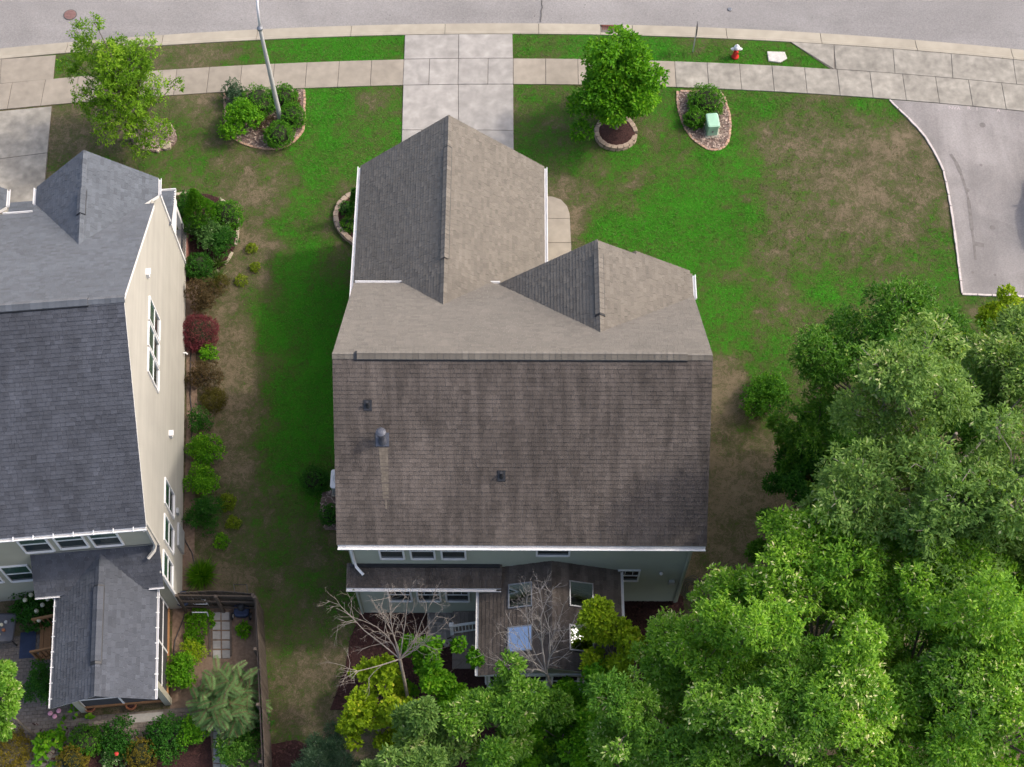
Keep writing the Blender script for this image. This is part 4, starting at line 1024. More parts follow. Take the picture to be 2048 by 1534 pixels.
# porch steps down to the patio
st = thing('porch_steps', 'stained wooden steps with handrails on the far side of the screened porch', 'steps', NW(-4.7, -5.0))
MB().slab([NW(-3.52, -5.55, .44), NW(-3.52, -4.4, .44), NW(-4.35, -4.4, .44), NW(-4.35, -5.55, .44)], (0, 0, -.05)).build('landing', M['wood_orange'], st)
for k in range(3):
    for j in range(2): MB().slab([NW(-4.37-.3*k-.145*j, -5.55, .42-.13*k), NW(-4.37-.3*k-.145*j, -4.4, .42-.13*k), NW(-4.5-.3*k-.145*j, -4.4, .42-.13*k), NW(-4.5-.3*k-.145*j, -5.55, .42-.13*k)], (0, 0, -.045)).build('tread', M['wood_orange'], st)
for b in (-5.6, -4.38):
    MB().bar(NW(-4.0, b, 1.42), NW(-5.3, b, 1.0), .07, .14).build('handrail', M['wood_orange'], st)
    MB().bar(NW(-5.25, b, 0), NW(-5.25, b, 1.02), .09, .09).build('post', M['wood_orange'], st)
    for k in range(6): MB().bar(NW(-4.2-.19*k, b, .42-.07*k), NW(-4.2-.19*k, b, 1.34-.062*k), .035, .035).build('baluster', M['wood_orange'], st)
    MB().bar(NW(-4.3, b, .32), NW(-5.3, b, .04), .05, .2).build('stringer', M['wood_orange'], st)

# ---------------------------------------------------------------- beds and edgings
def bed(px, m='mulch_brown', z=.035, chips=0, seed=1, name='mulch_bed'):
    poly = [G(*p) for p in px]
    o = tag(MB().prism(poly, -.1, z, .5, .02).build(name, M[m]), kind='structure')
    if chips:
        rr = random.Random(seed); g = MB(); xs = [p[0] for p in poly]; ys = [p[1] for p in poly]; k = 0
        cx = sum(xs)/len(xs); cy = sum(ys)/len(ys)
        while k < chips:
            x, y = rr.uniform(min(xs), max(xs)), rr.uniform(min(ys), max(ys))
            ins = False
            for i in range(len(poly)):
                a, b = poly[i], poly[i-1]
                if (a[1] > y) != (b[1] > y) and x < (b[0]-a[0])*(y-a[1])/(b[1]-a[1])+a[0]: ins = not ins
            if not ins: continue
            k += 1; t = rr.uniform(0, 6.3); l = rr.uniform(.03, .09); w = rr.uniform(.012, .03)
            g.bar((x-math.cos(t)*l, y-math.sin(t)*l, z+.012+rr.uniform(0, .01)), (x+math.cos(t)*l, y+math.sin(t)*l, z+.012+rr.uniform(0, .025)), w*2, .014, rr.random())
        g.build('bark_chips', M['chips'] if m != 'mulch_dark' else M['chips_dark'], o)['kind'] = 'stuff'
    return o
M['chips_dark'] = mat('chips_dark', (.055, .025, .021), .95, .35, 14, 6, tone=.6)
def edging(label, px, length, w, h, m, courses=1, z0=-.04, closed=False, name='brick_edging', piece='brick', cat='edging', seed=0, world=False, skip=0.0):
    pts = px if world else [G(*p) for p in px]
    if closed: pts = pts+[pts[0]]
    # smooth the surveyed line, then lay the pieces along it
    for _ in range(2):
        q = [pts[0]]
        for a, b in zip(pts[:-1], pts[1:]): q += [(a[0]*.75+b[0]*.25, a[1]*.75+b[1]*.25), (a[0]*.25+b[0]*.75, a[1]*.25+b[1]*.75)]
        pts = q+[pts[-1]] if not closed else q+[q[1]]
    rr = random.Random(seed+len(px))
    cx = sum(p[0] for p in pts)/len(pts); cy = sum(p[1] for p in pts)/len(pts)
    o = thing(name, label, cat, (cx, cy, 0))
    for c in range(courses):
        line = resample(pts, length)
        if c % 2: line = resample(line[:1]+[((a[0]+b[0])/2, (a[1]+b[1])/2) for a, b in zip(line[:-1], line[1:])], length)
        for a, b in zip(line[:-1], line[1:]):
            if rr.random() < skip: continue
            t = Vector((b[0]-a[0], b[1]-a[1], 0)); l = t.length; t.normalize(); n = Vector((-t.y, t.x, 0))
            j = n*rr.uniform(-.012, .012); k = rr.uniform(-.006, .006); ww = w*rr.uniform(.93, 1.07)/2
            A, B = Vector((*a, 0))+t*.008+j, Vector((*b, 0))-t*.008+j+n*rr.uniform(-.01, .01)
            MB().prism([tuple((A-n*ww*.92)[:2]), tuple(((A+B)/2-n*ww*1.05)[:2]), tuple((B-n*ww*.92)[:2]), tuple((B+n*ww)[:2]), tuple(((A+B)/2+n*ww*1.05)[:2]), tuple((A+n*ww)[:2])], z0+c*h, z0+(c+1)*h+k-.004, .5, .012).build(piece, M[m], o)
    return o
lampbed = [(449, 187), (450, 215), (451, 248), (460, 268), (476, 284), (500, 293), (530, 298), (560, 299), (582, 288), (600, 270), (609, 258), (609, 178)]
bed(lampbed, 'mulch_brown', chips=700, seed=1)
edging('tan brick edging curving round the bed at the foot of the lamp post', lampbed, .2, .1, .1, 'brick_tan', seed=1)
boxbed = [(1354, 183), (1355, 205), (1358, 225), (1366, 250), (1380, 273), (1398, 289), (1420, 301), (1437, 301), (1452, 292), (1459, 275), (1461, 250), (1458, 225), (1450, 200), (1443, 184)]
bed(boxbed, 'mulch_brown', chips=600, seed=2)
edging('orange-tan brick edging of the teardrop bed with the green utility box', boxbed+[(1354, 183)], .2, .1, .1, 'brick_tan', seed=2)
# ring of wall blocks round the maple
cxr, cyr = G(1231.5, 268)
ring = [(cxr+.87*math.cos(a), cyr+.87*math.sin(a)) for a in np.linspace(0, 2*math.pi, 40)]
tag(MB().lathe([(.84, -.1), (.84, .16), (.6, .22), (.1, .26)], (cxr, cyr, 0), 24).build('mulch_bed', M['mulch_dark']), kind='structure')
edging('round two-course ring of tan wall blocks at the foot of the bushy maple', ring, .27, .19, .11, 'block_tan', 2, 0, piece='wall_block', name='tree_ring', seed=3, world=True)
# low mound of chips round the slender tree on the left
cl = [G(308+46*math.cos(a)*(1+.06*math.sin(3*a)), 272+33*math.sin(a)) for a in np.linspace(0, 2*math.pi, 22)[:-1]]
o = tag(MB().prism(cl, -.1, .06, .5, .03).build('mulch_bed', M['mulch_brown']), kind='structure')
g = MB(); rr = random.Random(5)
for k in range(1100):
    a = rr.uniform(0, 6.28); q = math.sqrt(rr.random()); x, y = G(308+44*q*math.cos(a), 272+31*q*math.sin(a)); t = rr.uniform(0, 6.3); l = rr.uniform(.03, .08)
    g.bar((x-math.cos(t)*l, y-math.sin(t)*l, .075), (x+math.cos(t)*l, y+math.sin(t)*l, .075+rr.uniform(0, .03)), rr.uniform(.02, .05), .014, rr.random())
g.build('bark_chips', M['chips'], o)['kind'] = 'stuff'
MB().lathe([(.26, -.0), (.2, .07), (.05, .10)], G3(283, 279, .03), 12).build('mulch_heap', M['mulch_dark'], o)
for i, (u, v, s) in enumerate(((326, 291, .13), (337, 296, .17), (332, 299, .11), (316, 304, .09), (319, 302, .08), (342, 254, .08), (340, 290, .08))):
    x, y = G(u, v); r_ = random.Random(i)
    g = MB().prism([(x+s*math.cos(a)*r_.uniform(.7, 1.1), y+s*math.sin(a)*r_.uniform(.6, 1)) for a in np.linspace(0, 6.28, 8)[:-1]], .0, .12+s*.3, .5, .03)
    tag(g.build('edge_stone', M['stone_tan']), ('long pale stone lying inside the rim of the chip mound', 'largest pale stone on the lower right rim of the chip mound', 'stone touching the largest one on the chip mound rim', 'stone at the lowest point of the chip mound rim', 'stone next to the lowest one on the chip mound rim', 'lone stone on the upper right rim of the chip mound', 'small stone right of the largest one on the chip mound')[i], 'stone', 'stones on the chip mound')
# half-round bed against the garage
hb = [(716, 388), (703, 391), (690, 398), (680, 410), (673, 425), (671, 440), (675, 455), (684, 468), (696, 480), (712, 490), (730, 498)]
bed(hb+[(760, 500), (760, 385)], 'mulch_dark', .12, chips=200, seed=9)
edging('two-course tan block wall of the half-round bed beside the garage wall', hb, .28, .2, .12, 'block_tan', 2, 0, piece='wall_block', name='bed_wall', seed=4)
# neighbour's shrub bed and the bare strip along its wall
nbed = [(345, 395), (380, 388), (415, 388), (440, 397), (462, 415), (477, 440), (476, 470), (470, 495), (458, 520), (440, 540), (415, 555), (398, 566), (366, 566), (366, 480)]
bed(nbed, 'mulch_dark', .04, chips=300, seed=10)
edging('line of flat tan stones edging the shrub bed by the brick porch', nbed[3:11]+[(428, 549)], .34, .12, .1, 'stone_tan', seed=6, piece='edge_stone', name='stone_edging', skip=.08)
edging('short row of flat tan stones behind the pointed evergreen', [(345, 388), (362, 388), (378, 386)], .3, .12, .09, 'stone_tan', seed=6, piece='edge_stone', name='stone_edging')
bed([(372, 566), (398, 566), (392, 700), (396, 850), (390, 1000), (388, 1180), (362, 1180), (369, 1000), (373, 850)], 'soil', .02, name='planting_strip')
tube = [G3(u, v, .05) for u, v in ((382, 690), (381, 740), (380, 790), (384, 830), (383, 880))]
tag(MB().tube(tube, .02, 6).build('drip_hose', M['black_metal']), 'thin black drip hose along the cream wall by the red maple shrub', 'hose')
tube = [G3(u, v, .05) for u, v in ((363, 1060), (372, 1085), (384, 1105), (389, 1130), (388, 1160), (376, 1185), (374, 1215), (362, 1250), (350, 1280), (347, 1310), (349, 1330))]
tag(MB().tube(tube, .018, 6).build('garden_hose', M['black_metal']), 'dark garden hose winding from the meter past the fence', 'hose')
# mulch behind the houses
bed([(722, 1224), (856, 1224), (858, 1300), (820, 1420), (660, 1420), (690, 1340), (700, 1280)], 'mulch_dark', .03, chips=500, seed=21)
bed([(860, 1296), (960, 1240), (1340, 1215), (1350, 1300), (1345, 1420), (1200, 1560), (800, 1560), (820, 1420)], 'mulch_dark', .025, chips=900, seed=22)
bed([(1240, 1195), (1365, 1192), (1370, 1230), (1245, 1230)], 'mulch_dark', .028, chips=100, seed=23)
bed([(535, 1490), (590, 1480), (650, 1500), (650, 1600), (535, 1600)], 'mulch_dark', .03, chips=250, seed=24)
bed([(645, 985), (676, 980), (680, 1060), (650, 1060), (640, 1020)], 'mulch_brown', .03, chips=120, seed=25)

# ---------------------------------------------------------------- street furniture and yard things
# lamp post
lx, ly = G(562, 243)
lp = thing('lamp_post', 'tall tapering grey street lamp post standing in the shrub bed', 'lamp post', (lx, ly, 0))
MB().lathe([(.16, 0), (.16, .06), (.125, .12), (.11, .5), (.072, 6.15), (.065, 6.2)], (lx, ly, 0), 18).build('pole', M['pole_paint'], lp, True)
top = (lx, ly, 6.15); armp = [top, (lx+.05, ly+.25, 7.3), (lx+.12, ly+.9, 8.1), (lx+.2, ly+1.9, 8.5)]
MB().tube(armp, [.055, .05, .045, .04], 10).build('arm', M['silver_paint'], lp, True)
MB().lathe([(.12, 6.10), (.125, 6.2), (.06, 6.28)], (lx, ly, 0), 14).build('collar', M['grey_metal'], lp)
MB().prism([(lx+.05, ly+1.8), (lx+.35, ly+1.8), (lx+.4, ly+2.5), (lx, ly+2.5)], 8.42, 8.58, .5, .05).build('lamp_head', M['grey_metal'], lp)
# fire hydrant
hx, hy = G(1470, 114)
hy_ = thing('fire_hydrant', 'red fire hydrant with white cap and arms on the grass verge', 'hydrant', (hx, hy, 0))
MB().lathe([(.17, 0), (.17, .05), (.155, .09), (.115, .12), (.115, .56), (.13, .58), (.13, .6)], (hx, hy, 0), 18).build('barrel', M['red_paint'], hy_, True)
MB().lathe([(.135, .6), (.14, .63), (.135, .68), (.11, .73), (.06, .77), (.035, .785), (.035, .84), (.01, .85)], (hx, hy, 0), 18).build('bonnet', M['silver_paint'], hy_, True)
for s in (-1, 1): MB().tube([(hx+s*.08, hy, .55), (hx+s*.2, hy, .55), (hx+s*.205, hy, .55), (hx+s*.26, hy, .55)], [.07, .07, .055, .04], 10).build('side_nozzle', M['silver_paint'], hy_)
MB().tube([(hx, hy-.08, .47), (hx, hy-.18, .47)], [.085, .085], 10).build('pumper_nozzle', M['red_paint'], hy_)
# small sign on a thin leaning post, seen edge on
sx_, sy_ = G(1385.5, 104)
sg = thing('sign_post', 'thin grey post with a small sign seen edge-on beside the kerb', 'sign', (sx_, sy_, 0))
MB().bar((sx_, sy_, 0), (sx_+.02, sy_+.05, 1.55), .05, .03).build('post', M['zinc'], sg)
MB().bar((sx_+.035, sy_+.1, 1.15), (sx_+.03, sy_+.1, 1.75), .012, .38).build('sign_plate', M['black_metal'], sg)
# utility cover in the verge
slab([G(u, v) for u, v in ((1534, 104), (1569, 105), (1574, 118), (1560, 126), (1537, 123))], -.05, .06, 'cover_white', None, 'utility_cover', 0, .02)
uc = bpy.data.objects['utility_cover']; tag(uc, 'white concrete utility cover slab lying in the grass near the hydrant', 'cover')
# manhole and valve cover on the street
def cover(u, v, r, m, label):
    x, y = G(u, v, -.05); t = thing('manhole_cover', label, 'cover', (x, y, -.07))
    MB().lathe([(r, -.03), (r, .024), (r*.9, .026)], (x, y, -.08), 28).build('rim', M['crack'], t)
    MB().lathe([(r*.88, -.03), (r*.88, .03), (r*.8, .034), (.02, .034)], (x, y, -.078), 28).build('lid', M[m], t)
    g = MB()
    for i in range(-2, 3):
        l = math.sqrt(max(0, (r*.72)**2-(i*r*.3)**2)); g.bar((x-l, y+i*r*.3, -.04), (x+l, y+i*r*.3, -.04), r*.1, .012)
    g.build('tread_bars', M[m], t)
cover(140, 29, .31, 'cast_iron', 'round rust-brown manhole cover in the street')
cover(1460, 18, .11, 'grey_metal', 'small round valve cover in the street near the hydrant')
# pad-mounted transformer
tx, ty = G(1422, 262); W_, D_, H_ = .48, .62, .8
tr = thing('utility_box', 'pale green rounded metal utility box in the teardrop bed', 'utility box', (tx, ty, 0))
def rbox(cx, cy, w, d, r, n=4):
    out = []
    for sx, sy, a0 in ((1, 1, 0), (-1, 1, 90), (-1, -1, 180), (1, -1, 270)):
        for k in range(n+1):
            a = R_(a0+90*k/n); out.append((cx+sx*(w/2-r)+r*math.cos(a), cy+sy*(d/2-r)+r*math.sin(a)))
    return out
rot = lambda P_, c, a: [(c[0]+(x-c[0])*math.cos(a)-(y-c[1])*math.sin(a), c[1]+(x-c[0])*math.sin(a)+(y-c[1])*math.cos(a)) for x, y in P_]
MB().prism(rot(rbox(tx, ty, W_+.16, D_+.2, .04), (tx, ty), .1), -.05, .06).build('pad', M['concrete_old'], tr)
MB().prism(rot(rbox(tx, ty+.02, W_, D_, .05), (tx, ty), .1), .06, .62).build('cabinet', M['green_box'], tr)
MB().prism(rot(rbox(tx, ty+.03, W_+.05, D_+.12, .09), (tx, ty), .1), .60, .78, .5, .05).build('lid', M['green_box'], tr)
MB().bar((tx-.01, ty-.32, .35), (tx+.05, ty-.315, .35), .03, .12).build('handle', M['grey_metal'], tr)
# air conditioner beside the house
ax, ay = G(661, 957, .86)[0]+.39, G(661, 957, .86)[1]
ac = thing('air_conditioner', 'white air conditioner unit half hidden under the left roof edge', 'air conditioner', (ax, ay, 0))
MB().box(ax-.42, ax+.42, ay-.42, ay+.42, -.05, .08).build('pad', M['concrete'], ac)
MB().prism(rbox(ax, ay, .74, .74, .08), .08, .80).build('casing', M['zinc'], ac)
MB().prism(rbox(ax, ay, .78, .78, .1), .80, .86, .5, .03).build('top_cover', M['silver_paint'], ac)
g = MB()
for k in range(5): g.tube([(ax+(.06+.055*k)*math.cos(a), ay+(.06+.055*k)*math.sin(a), .875) for a in np.linspace(0, 6.283, 17)], .006, 4)
g.build('fan_guard', M['grey_metal'], ac)
# fence
def fence(label, p, q, h, facing, bow=0.0, wob=0.0, seed=0):
    p, q = Vector((*p[:2], 0)), Vector((*q[:2], 0)); d = q-p; L_ = d.length; d.normalize(); n = Vector((-d.y, d.x, 0))
    f = thing('board_fence', label, 'fence', tuple((p+q)/2)); rr = random.Random(seed); s = 0.0
    while s < L_:
        w = .138; hh = h+rr.uniform(-.02, .015); a = p+d*(s+.004); b = p+d*min(L_, s+w); off = n*(rr.uniform(-.004, .004)+wob*math.sin(3.1*s/L_))
        poly = [tuple((x+off)[:2]) for x in (a, b, b+n*.02, a+n*.02)]
        MB().prism(poly, .02, hh).build('board', M['wood_fence'], f); s += w+.006
    for z in (.35, 1.0, h-.15):
        a, b = p+n*(.045*facing+.01), q+n*(.045*facing+.01)
        MB().bar((a.x, a.y, z), (b.x, b.y, z), .04, .09).build('rail', M['wood_fence'], f)
    k = max(2, int(L_/1.9))
    for i in range(k+1):
        a = p+d*(L_*i/k)+n*(.10*facing); MB().bar((a.x, a.y, 0), (a.x, a.y, h+.03), .1, .1, up=(0, 1, 0)).build('post', M['wood_fence'], f)
    return f
fence('dark weathered board fence running from the cream house wall to the corner', NW(.1, -4.12), NW(2.9, -4.42), 1.8, -1, seed=1, wob=.1)
fence('long weathered board fence along the edge of the neighbour garden lawn', NW(2.93, -4.45), NW(3.25, -14.5), 1.8, -1, seed=2, wob=.05)
# neighbour's back garden: pavers, steps, things
pv = tag(MB().slab([NW(-9.5, -4.6, .012), NW(-3.6, -4.6, .012), NW(-3.6, -9.8, .012), NW(-9.5, -9.8, .012)], (0, 0, -.1)).slab([NW(-3.6, -7.85, .012), NW(1.6, -7.85, .012), NW(1.6, -9.0, .012), NW(-3.6, -9.0, .012)], (0, 0, -.1)).build('paver_patio', M['joint']), kind='structure')
cnt = 0; rest = MB()
for j in range(40):
    for i in range(60):
        a0 = -9.5+i*.2+(.1 if j % 2 else 0); b0 = -4.66-j*.135
        if a0+.2 > -3.6 and not (-9.0 < b0-.13 and b0 < -7.85 and a0+.2 < 1.6): continue
        if b0-.13 < -9.8: continue
        q = [NW(a0+.006, b0-.006)[:2], NW(a0+.194, b0-.006)[:2], NW(a0+.194, b0-.129)[:2], NW(a0+.006, b0-.129)[:2]]
        zt = .04+random.Random(i*77+j).uniform(-.004, .004)
        vis = a0 > -7.0
        if vis and cnt < 300 and (i+j) % 1 == 0 and b0 < -7.0: MB().prism(q, 0, zt).build('paver', M['paver'], pv); cnt += 1
        else: rest.prism(q, 0, zt, random.Random(i*7+j*31).random())
o = rest.build('paver_field', M['paver'], pv); o['kind'] = 'stuff'
sp = tag(MB().prism([G(*p) for p in ((422, 1222), (464, 1222), (464, 1310), (420, 1310))], -.1, .02).build('stepping_path', M['soil']), kind='structure')
for r in range(5):
    for c in range(2):
        u0, v0 = 425+c*18.5+r*.3, 1225+r*19
        slab([G(u0, v0), G(u0+16, v0), G(u0+16, v0+16), G(u0, v0+16)], 0, .05, 'paver_grey', sp, 'paver', .002)
for r in range(7):
    for c in range(2):
        u0, v0 = 427+c*16, 1432+r*16
        slab([G(u0, v0), G(u0+14, v0), G(u0+14, v0+14), G(u0, v0+14)], 0, .05, 'paver_grey', sp, 'paver', .002)
for u in (420, 461.5): MB().bar(G3(u, 1222, .05), G3(u+.5, 1312, .05), .07, .06).build('border_board', M['wood_fence'], sp)
bed([(345, 1205), (510, 1190), (525, 1300), (530, 1540), (340, 1540), (340, 1400)], 'soil', .008, name='garden_soil')
bed([(-60, 1440), (420, 1452), (430, 1600), (-60, 1600)], 'mulch_dark', .02, chips=200, seed=31)
# white folding frame by the fence
fx_, fy_ = G(405, 1222)
fr = thing('folding_frame', 'white tubular folding chair frame beside the fence', 'chair', (fx_, fy_, 0))
for dx in (-.25, .25): MB().tube([(fx_+dx, fy_+.18, 0), (fx_+dx, fy_+.12, .55), (fx_+dx*.9, fy_+.15, .9)], .022, 6).build('rear_leg', M['silver_paint'], fr)
for dx in (-.27, .27): MB().tube([(fx_+dx, fy_-.28, 0), (fx_+dx, fy_-.2, .45)], .022, 6).build('leg', M['silver_paint'], fr)
for y_, z_ in ((.15, .9), (.12, .45), (-.2, .45)): MB().tube([(fx_-.26, fy_+y_, z_), (fx_+.26, fy_+y_, z_)], .022, 6).build('rail', M['silver_paint'], fr)
# push mower parked in the fence corner
mx_, my_ = G(480, 1222)
mw = thing('push_mower', 'dark push mower with grey wheels parked in the fence corner', 'mower', (mx_, my_, 0))
MB().prism(rbox(mx_+.1, my_, .55, .6, .15), .12, .3, .5, .05).build('mower_deck', M['cover'], mw)
MB().lathe([(.16, .3), (.17, .42), (.1, .5), (.03, .52)], (mx_+.1, my_+.05, 0), 12).build('engine', M['black_metal'], mw)
for dx, dy in ((-.24, -.25), (.42, -.25), (-.24, .27), (.42, .27)):
    w = MB(); cx_, cy_ = mx_+dx, my_+dy
    w.tube([(cx_-.03, cy_, .14), (cx_+.03, cy_, .14)], .14, 14); wo = w.build('wheel', M['rubber'], mw)
    MB().tube([(cx_-.036, cy_, .14), (cx_+.036, cy_, .14)], .08, 10).build('hub', M['silver_paint'], wo)
for dx in (-.14, .34): MB().tube([(mx_+dx, my_+.25, .25), (mx_+dx, my_+.7, .95)], .014, 6).build('handle', M['grey_metal'], mw)
MB().tube([(mx_-.14, my_+.7, .95), (mx_+.34, my_+.7, .95)], .016, 6).build('grip', M['black_metal'], mw)
bx_, by_ = G(372, 1208)
bin_ = thing('covered_bin', 'black lidded bin in the shade of the fence by the house corner', 'bin', (bx_, by_, 0))
MB().lathe([(.22, 0), (.27, .55), (.29, .58)], (bx_, by_, 0), 14).build('tub', M['black_metal'], bin_)
MB().lathe([(.30, .58), (.29, .64), (.1, .72), (.03, .73)], (bx_, by_, 0), 14).build('lid', M['cover'], bin_)
# covered grill on the patio at the left edge, door mat
gx_, gy_ = G(5, 1255, .8)
gr_ = thing('patio_table', 'dark square patio table with clutter at the left edge of the patio', 'table', (gx_, gy_, 0))
MB().prism(rbox(gx_, gy_, .85, 1.05, .12), .70, .75, .5, .01).build('table_top', M['flashing'], gr_)
MB().tube([(x, y, .76) for x, y in rbox(gx_, gy_, .87, 1.07, .12)+[rbox(gx_, gy_, .87, 1.07, .12)[0]]], .03, 6).build('rim', M['black_metal'], gr_)
for dx in (-.36, .36):
    for dy in (-.45, .45): MB().bar((gx_+dx, gy_+dy, 0), (gx_+dx, gy_+dy, .7), .04, .04).build('leg', M['black_metal'], gr_)
for i, (dx, dy, m_) in enumerate(((-.05, .1, 'cream_flower'), (.06, -.1, 'terracotta'), (.1, .2, 'zinc'), (-.1, -.25, 'cream_flower'))):
    tag(MB().lathe([(.05, 0), (.065, .08), (.06, .1)], (gx_+dx, gy_+dy, .752), 10).build('cup', M[m_]), ('cream cup on the dark patio table, nearest the house', 'terracotta cup in the middle of the dark patio table', 'grey metal cup on the dark patio table', 'cream cup on the dark patio table, nearest the garden')[i], 'cup')
tag(MB().slab([NW(-6.0, -5.5, .055), NW(-5.42, -5.5, .055), NW(-5.42, -4.5, .055), NW(-6.0, -4.5, .055)], (0, 0, -.015)).build('door_mat', M['cover']), 'dark blue mat on the pavers at the foot of the wooden steps', 'mat')
for i, (u, v, r) in enumerate(((184, 1418, .20), (266, 1414, .19))):
    x, y = G(u, v); t = thing('planter', ('round rust-brown planter beside the left porch post', 'round rust-brown planter in the middle of the porch front')[i], 'planter', (x, y, 0))
    MB().lathe([(r*.7, 0), (r, .2), (r*1.08, .32), (r*1.1, .35), (r*.95, .35), (r*.9, .3)], (x, y, .04), 16).build('pot', M['terracotta'], t, True)
    MB().lathe([(r*.88, .28), (r*.3, .34)], (x, y, .04), 12).build('soil', M['mulch_dark'], t)
tag(MB().slab([NW(-1.9, -7.95, .06), NW(-.7, -7.95, .06), NW(-.7, -8.25, .06), NW(-1.9, -8.25, .06)], (0, 0, -.03)).build('stone_step', M['paver_grey']), 'long pale stone step in front of the screened porch', 'step')
# coil of black hose by the sage wall corner
hx_, hy_c = G(1385, 1178)
g = MB(); rr = random.Random(4)
for k in range(5):
    r_ = .18+.07*k; g.tube([(hx_+r_*math.cos(a)*1.1, hy_c+r_*math.sin(a)*rr.uniform(.9, 1.1), .04+.015*k+.02*math.sin(3*a+k)) for a in np.linspace(0, 6.283, 22)], .016, 5)
tag(g.build('hose_coil', M['black_metal']), 'tangled coil of dark hose on the dirt by the sage green corner', 'hose')
# car just outside the picture; only its shadow reaches the asphalt
car = thing('parked_car', 'grey car whose shadow falls on the asphalt drive at the right edge', 'car', (23.3, 35.9, 0))
cx0, cy0 = 23.35, 35.1
def car_section(y, half, zb, zt): return [(cx0-half, y, zb), (cx0-half*1.0, y, zb+(zt-zb)*.55), (cx0-half*.9, y, zt), (cx0+half*.9, y, zt), (cx0+half, y, zb+(zt-zb)*.55), (cx0+half, y, zb)]
def loft(secs):
    g = MB(); k = len(secs[0]); vs = [p for s in secs for p in s]
    fs = [(i*k+j, i*k+(j+1) % k, (i+1)*k+(j+1) % k, (i+1)*k+j) for i in range(len(secs)-1) for j in range(k)]
    return g.add(vs, fs+[tuple(range(k-1, -1, -1)), tuple((len(secs)-1)*k+j for j in range(k))])
loft([car_section(cy0+d, h, .22, t) for d, h, t in ((-2.25, .68, .7), (-2.15, .82, .85), (-1.4, .9, .95), (0, .92, .98), (1.2, .9, .95), (1.9, .84, .85), (2.25, .68, .68))]).build('body', M['car_paint'], car, True)
loft([[(cx0-h, cy0+d, .93), (cx0-h*.86, cy0+d2, t), (cx0+h*.86, cy0+d2, t), (cx0+h, cy0+d, .93)] for d, d2, h, t in ((-1.85, -1.3, .80, 1.42), (-.6, -.6, .84, 1.50), (.3, .3, .84, 1.50), (1.35, .65, .80, 1.42))]).build('cabin', M['glass'], car, True)
MB().prism([(cx0-.66, cy0-1.2), (cx0+.66, cy0-1.2), (cx0+.66, cy0+.6), (cx0-.66, cy0+.6)], 1.49, 1.54, .5, .03).build('roof', M['car_paint'], car)
for s in (-1, 1):
    MB().bar((cx0+s*.9, cy0+.85, 1.0), (cx0+s*1.12, cy0+.82, 1.05), .1, .13).build('mirror', M['car_paint'], car)
    for d in (-1.35, 1.4):
        w = MB().tube([(cx0+s*.72, cy0+d, .32), (cx0+s*.91, cy0+d, .32)], .32, 18).build('wheel', M['rubber'], car)
        MB().tube([(cx0+s*.85, cy0+d, .32), (cx0+s*.92, cy0+d, .32)], .2, 14).build('rim', M['silver_paint'], w)

# ---------------------------------------------------------------- vegetation
def leaf_mesh(name, P_, D, Nn, L, W, tone, m, fold=.25):
    """n folded leaves: base P, axis D, blade normal N, length L, width W"""
    D = D/np.linalg.norm(D, axis=1, keepdims=True)
    Sd = np.cross(D, Nn); l = np.linalg.norm(Sd, axis=1, keepdims=True); l[l < 1e-6] = 1; Sd = Sd/l
    N2 = np.cross(Sd, D)
    n = len(P_); L = L[:, None]; W = W[:, None]
    mid = P_+D*L*.5
    V = np.empty((n, 4, 3)); V[:, 0] = P_; V[:, 1] = mid+Sd*W*.5+N2*W*fold; V[:, 2] = P_+D*L-N2*L*.08; V[:, 3] = mid-Sd*W*.5+N2*W*fold
    b = np.arange(n)*4
    F = np.stack([b, b+1, b+2, b, b+2, b+3], 1).reshape(-1, 3)
    me = bpy.data.meshes.new(name)
    me.vertices.add(n*4); me.vertices.foreach_set('co', V.ravel())
    me.loops.add(F.size); me.loops.foreach_set('vertex_index', F.ravel().astype(np.int32))
    me.polygons.add(len(F)); me.polygons.foreach_set('loop_start', np.arange(len(F), dtype=np.int32)*3)
    me.update(calc_edges=True)
    a = me.attributes.new('tone', 'FLOAT', 'POINT'); a.data.foreach_set('value', np.repeat(np.clip(tone, 0, 1), 4).astype(np.float32))
    me.materials.append(m)
    return me
def sph(r, n):
    v = r.normal(size=(n, 3)); return v/np.linalg.norm(v, axis=1, keepdims=True)
def rosettes(r, C, Out, per, L, W, spread=.9, droop=.25, tone0=None, tsd=.22):
    """per leaves round every twig tip C pointing roughly Out"""
    n = len(C); C2 = np.repeat(C, per, 0); O2 = np.repeat(Out, per, 0)
    D = O2*(1-spread*.45)+sph(r, n*per)*spread; D[:, 2] -= droop
    D /= np.linalg.norm(D, axis=1, keepdims=True)
    Nn = O2*.5+np.array([0, 0, .8])+sph(r, n*per)*.55
    Pp = C2+D*(L*.25)+sph(r, n*per)*L*.35
    ln = L*r.uniform(.65, 1.2, n*per); wd = W*r.uniform(.75, 1.2, n*per)
    base = np.repeat(tone0 if tone0 is not None else r.normal(.45, .14, n), per)
    return Pp, D, Nn, ln, wd, base+r.normal(0, tsd, n*per)
def lobes(r, c, R, Hh, n, lr=(.26, .42), low=-.5, qr=(.62, .98)):
    out = []
    for k in range(n):
        d = sph(r, 1)[0]
        while d[2] < low: d = sph(r, 1)[0]
        q = r.uniform(*qr) if r.rand() < .85 else r.uniform(.15, .6)
        out.append((np.array([c[0]+d[0]*R*q, c[1]+d[1]*R*q, c[2]+d[2]*Hh*q]), R*r.uniform(*lr)))
    return out
